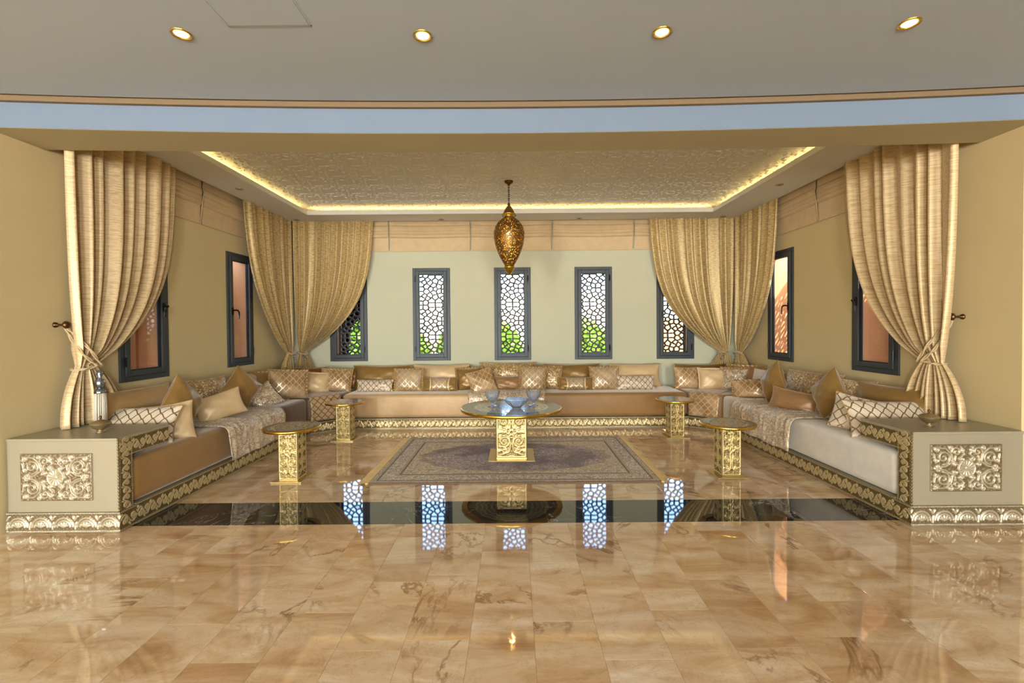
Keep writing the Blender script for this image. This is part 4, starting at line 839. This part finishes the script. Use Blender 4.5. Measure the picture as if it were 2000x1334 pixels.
# ------------------------------------------------------------------ roman blinds
def blind(c0, c1, frame, label):
    L = c1-c0; r = empty('roman_blind', {'back': (0, WY, 0), 'left': (-WX, 0, 0), 'right': (WX, 0, 0)}[frame]); tag(r, label, 'blind', 'folded roman blinds above the windows')
    def mp(s, d, z):  # s along, d from the wall
        d *= .6; return {'back': (s, -d, z), 'left': (d, s, z), 'right': (-d, s, z)}[frame]
    prof = [(.018, 3.12), (.05, 3.11), (.056, 3.0), (.052, 2.985), (.085, 2.96), (.092, 2.93), (.07, 2.90), (.088, 2.885), (.094, 2.86), (.07, 2.845), (.088, 2.83), (.09, 2.81), (.06, 2.795), (.03, 2.79), (.026, 2.70), (.026, 2.585), (.012, 2.585)]
    n = 17; P = np.zeros((n, len(prof), 3)); U = np.zeros((n, len(prof), 2))
    for i in range(n):
        f = i/(n-1); s = c0+.012+(L-.024)*f
        for j, (d, z) in enumerate(prof):
            sag = -.012*math.sin(PI*f)*(1 if 2 < j < 13 else 0); pinch = .018*math.exp(-((f)/.03)**2)+.018*math.exp(-((1-f)/.03)**2)
            P[i, j] = mp(s, d*(1-(pinch*12 if 3 < j < 13 else 0)), z+sag); U[i, j] = (s, z)
    o = link('fabric', grid_mesh('fabric', P, U), 'blind_fabric', r, False); o.modifiers.new('t', 'SOLIDIFY').thickness = .003
    m = MB(); m.tube([mp(c1-.006, .075, 3.0), mp(c1-.002, .10, 2.93), mp(c1-.008, .085, 2.86), mp(c1-.004, .06, 2.78), mp(c1-.006, .03, 2.60)], .006, 6); m.build('pull_cord', 'cord_fabric', r, True)
    m = MB(); a = mp(c0+.012, .026, 2.583); b = mp(c1-.012, .034, 2.597); m.box(min(a[0], b[0]), max(a[0], b[0]), min(a[1], b[1]), max(a[1], b[1]), 2.58, 2.595); m.build('bottom_bar', 'blind_fabric', r)
for (a, b), lab in zip(((-3.2, -1.93), (-1.925, -.665), (-.66, .60), (.605, 1.865), (1.87, 3.15)), ('folded roman blind behind the left corner curtain on the back wall', 'folded roman blind above the second back window from the left', 'folded roman blind above the middle back window', 'folded roman blind above the fourth back window from the left', 'folded roman blind behind the right corner curtain on the back wall')): blind(a, b, 'back', lab)
blind(3.70, 5.205, 'left', 'folded roman blind above the near left wall window'); blind(5.21, 6.6, 'left', 'folded roman blind above the far left wall window')
blind(3.70, 5.335, 'right', 'folded roman blind above the near right wall window'); blind(5.34, 6.75, 'right', 'folded roman blind above the far right wall window')

# ================================================================== rug and tables
rug = empty('rug', (-.003, 4.935, 0)); tag(rug, 'grey and beige oriental rug with a medallion and yellow fringes', 'rug')
MB().box(-1.32, 1.32, -.845, .845, .001, .011).build('pile', 'rug_pile', rug, bevel=.003)
for s in (-1, 1):
    m = MB(); rn = random.Random(s)
    for k in range(260):
        y = -.845+1.69*k/259; ln_ = .085*(1+(.18*math.sin(y*18)+.1*math.sin(y*41) if s > 0 else .04*math.sin(y*9))); w = .0033
        dy = .008*math.sin(y*30)*(1 if s > 0 else .4); x0 = s*1.318
        m.add([(x0, y-w, .009), (x0, y+w, .009), (x0+s*ln_, y+dy+w, .004), (x0+s*ln_, y+dy-w, .004), (x0+s*ln_*.5, y+dy*.5-w, .011), (x0+s*ln_*.5, y+dy*.5+w, .011)], [(0, 1, 5, 4), (4, 5, 2, 3)] if s > 0 else [(1, 0, 4, 5), (5, 4, 3, 2)])
    m.box(min(s*1.31, s*1.335), max(s*1.31, s*1.335), -.845, .845, .002, .0115)
    tag(m.build('fringe', 'fringe', rug), kind='stuff')
def round_table(x, y, ht, R, cw, bw, label, rim_inner, z0=.0, bt=.014):
    r = empty('round_table', (x, y, z0)); tag(r, label, 'table', 'brass pedestal tables'); rt = .032 if R > .4 else .024
    MB().box(-bw/2, bw/2, -bw/2, bw/2, .0, bt).build('base_plate', 'pale_brass', r, bevel=.002)
    col = MB().box(-cw/2, cw/2, -cw/2, cw/2, bt, ht-rt).build('column', 'pale_brass', r)
    h = ht-rt-bt-(.02 if R < .4 else 0); X, Z, H = column_relief(cw, h-.01, 64, 120)
    for k, (ux, n) in enumerate((((1, 0, 0), (0, -1, 0)), ((0, 1, 0), (1, 0, 0)), ((-1, 0, 0), (0, 1, 0)), ((0, -1, 0), (-1, 0, 0)))):
        ux_, n_ = np.array(ux), np.array(n); o = n_*(cw/2+.0006)-ux_*cw/2
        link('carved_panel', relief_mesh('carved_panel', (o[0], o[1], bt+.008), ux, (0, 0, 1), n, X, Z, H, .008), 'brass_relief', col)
    lathe_obj('rim', [(R-.06, ht-rt), (R-.006, ht-rt), (R, ht-rt+.004), (R, ht-.004), (R-.004, ht), (R-.014, ht)], 'brass', r, 72)
    me = MB().lathe([(.0005, ht), (R*.3, ht), (R*.6, ht), (R-.0135, ht), (R-.0135, ht-.01), (.0005, ht-.01)], 72); me = mesh('top_disc', me.v, me.f); at = me.attributes.new('rim', 'FLOAT', 'POINT'); at.data.foreach_set('value', [rim_inner]*len(me.vertices)); link('top_disc', me, 'engraved_top', r)
    return r
round_table(-.035, 4.94, .53, .543, .315, .48, 'large round brass coffee table on the rug', .40, .0115)
round_table(-2.07, 4.27, .49, .253, .168, .28, 'small round brass side table nearest on the left', .21)
round_table(-2.13, 5.78, .475, .240, .168, .28, 'small round brass side table far left before the corner cover', .20)
round_table(1.985, 4.29, .49, .250, .168, .28, 'small round brass side table nearest on the right', .21)
round_table(2.02, 5.79, .475, .240, .168, .28, 'small round brass side table far right before the golden mattress', .20)
# cut glass on the big table
ZTB = .5425
def glass_bowl(name, x, y, prof, label, group=None, n=24):
    o = empty(name, (x, y, ZTB)); tag(o, label, 'glass bowl' if 'bowl' in name else 'glass', group)
    wob = lambda a, z: 1+.035*math.cos(a*12)*(1 if z > .03 else .2)
    body = lathe_obj('body', prof, 'cut_glass', o, n*2, wob=wob, smooth=False)
    return o
glass_bowl('glass_bowl', .02, 4.83, [(.001, .002), (.045, .002), (.048, .008), (.075, .03), (.11, .065), (.128, .098), (.122, .098), (.10, .066), (.066, .035), (.03, .015), (.001, .012)], 'wide cut glass bowl at the front of the big table')
gp = [(.001, .001), (.05, .001), (.048, .008), (.014, .016), (.011, .034), (.02, .046), (.05, .07), (.068, .11), (.080, .165), (.074, .165), (.06, .11), (.042, .075), (.016, .055), (.001, .052)]
glass_bowl('glass_goblet', -.24, 4.95, gp, 'left footed cut glass goblet on the big table', 'footed glass goblets'); glass_bowl('glass_goblet', .205, 4.97, gp, 'right footed cut glass goblet on the big table', 'footed glass goblets')
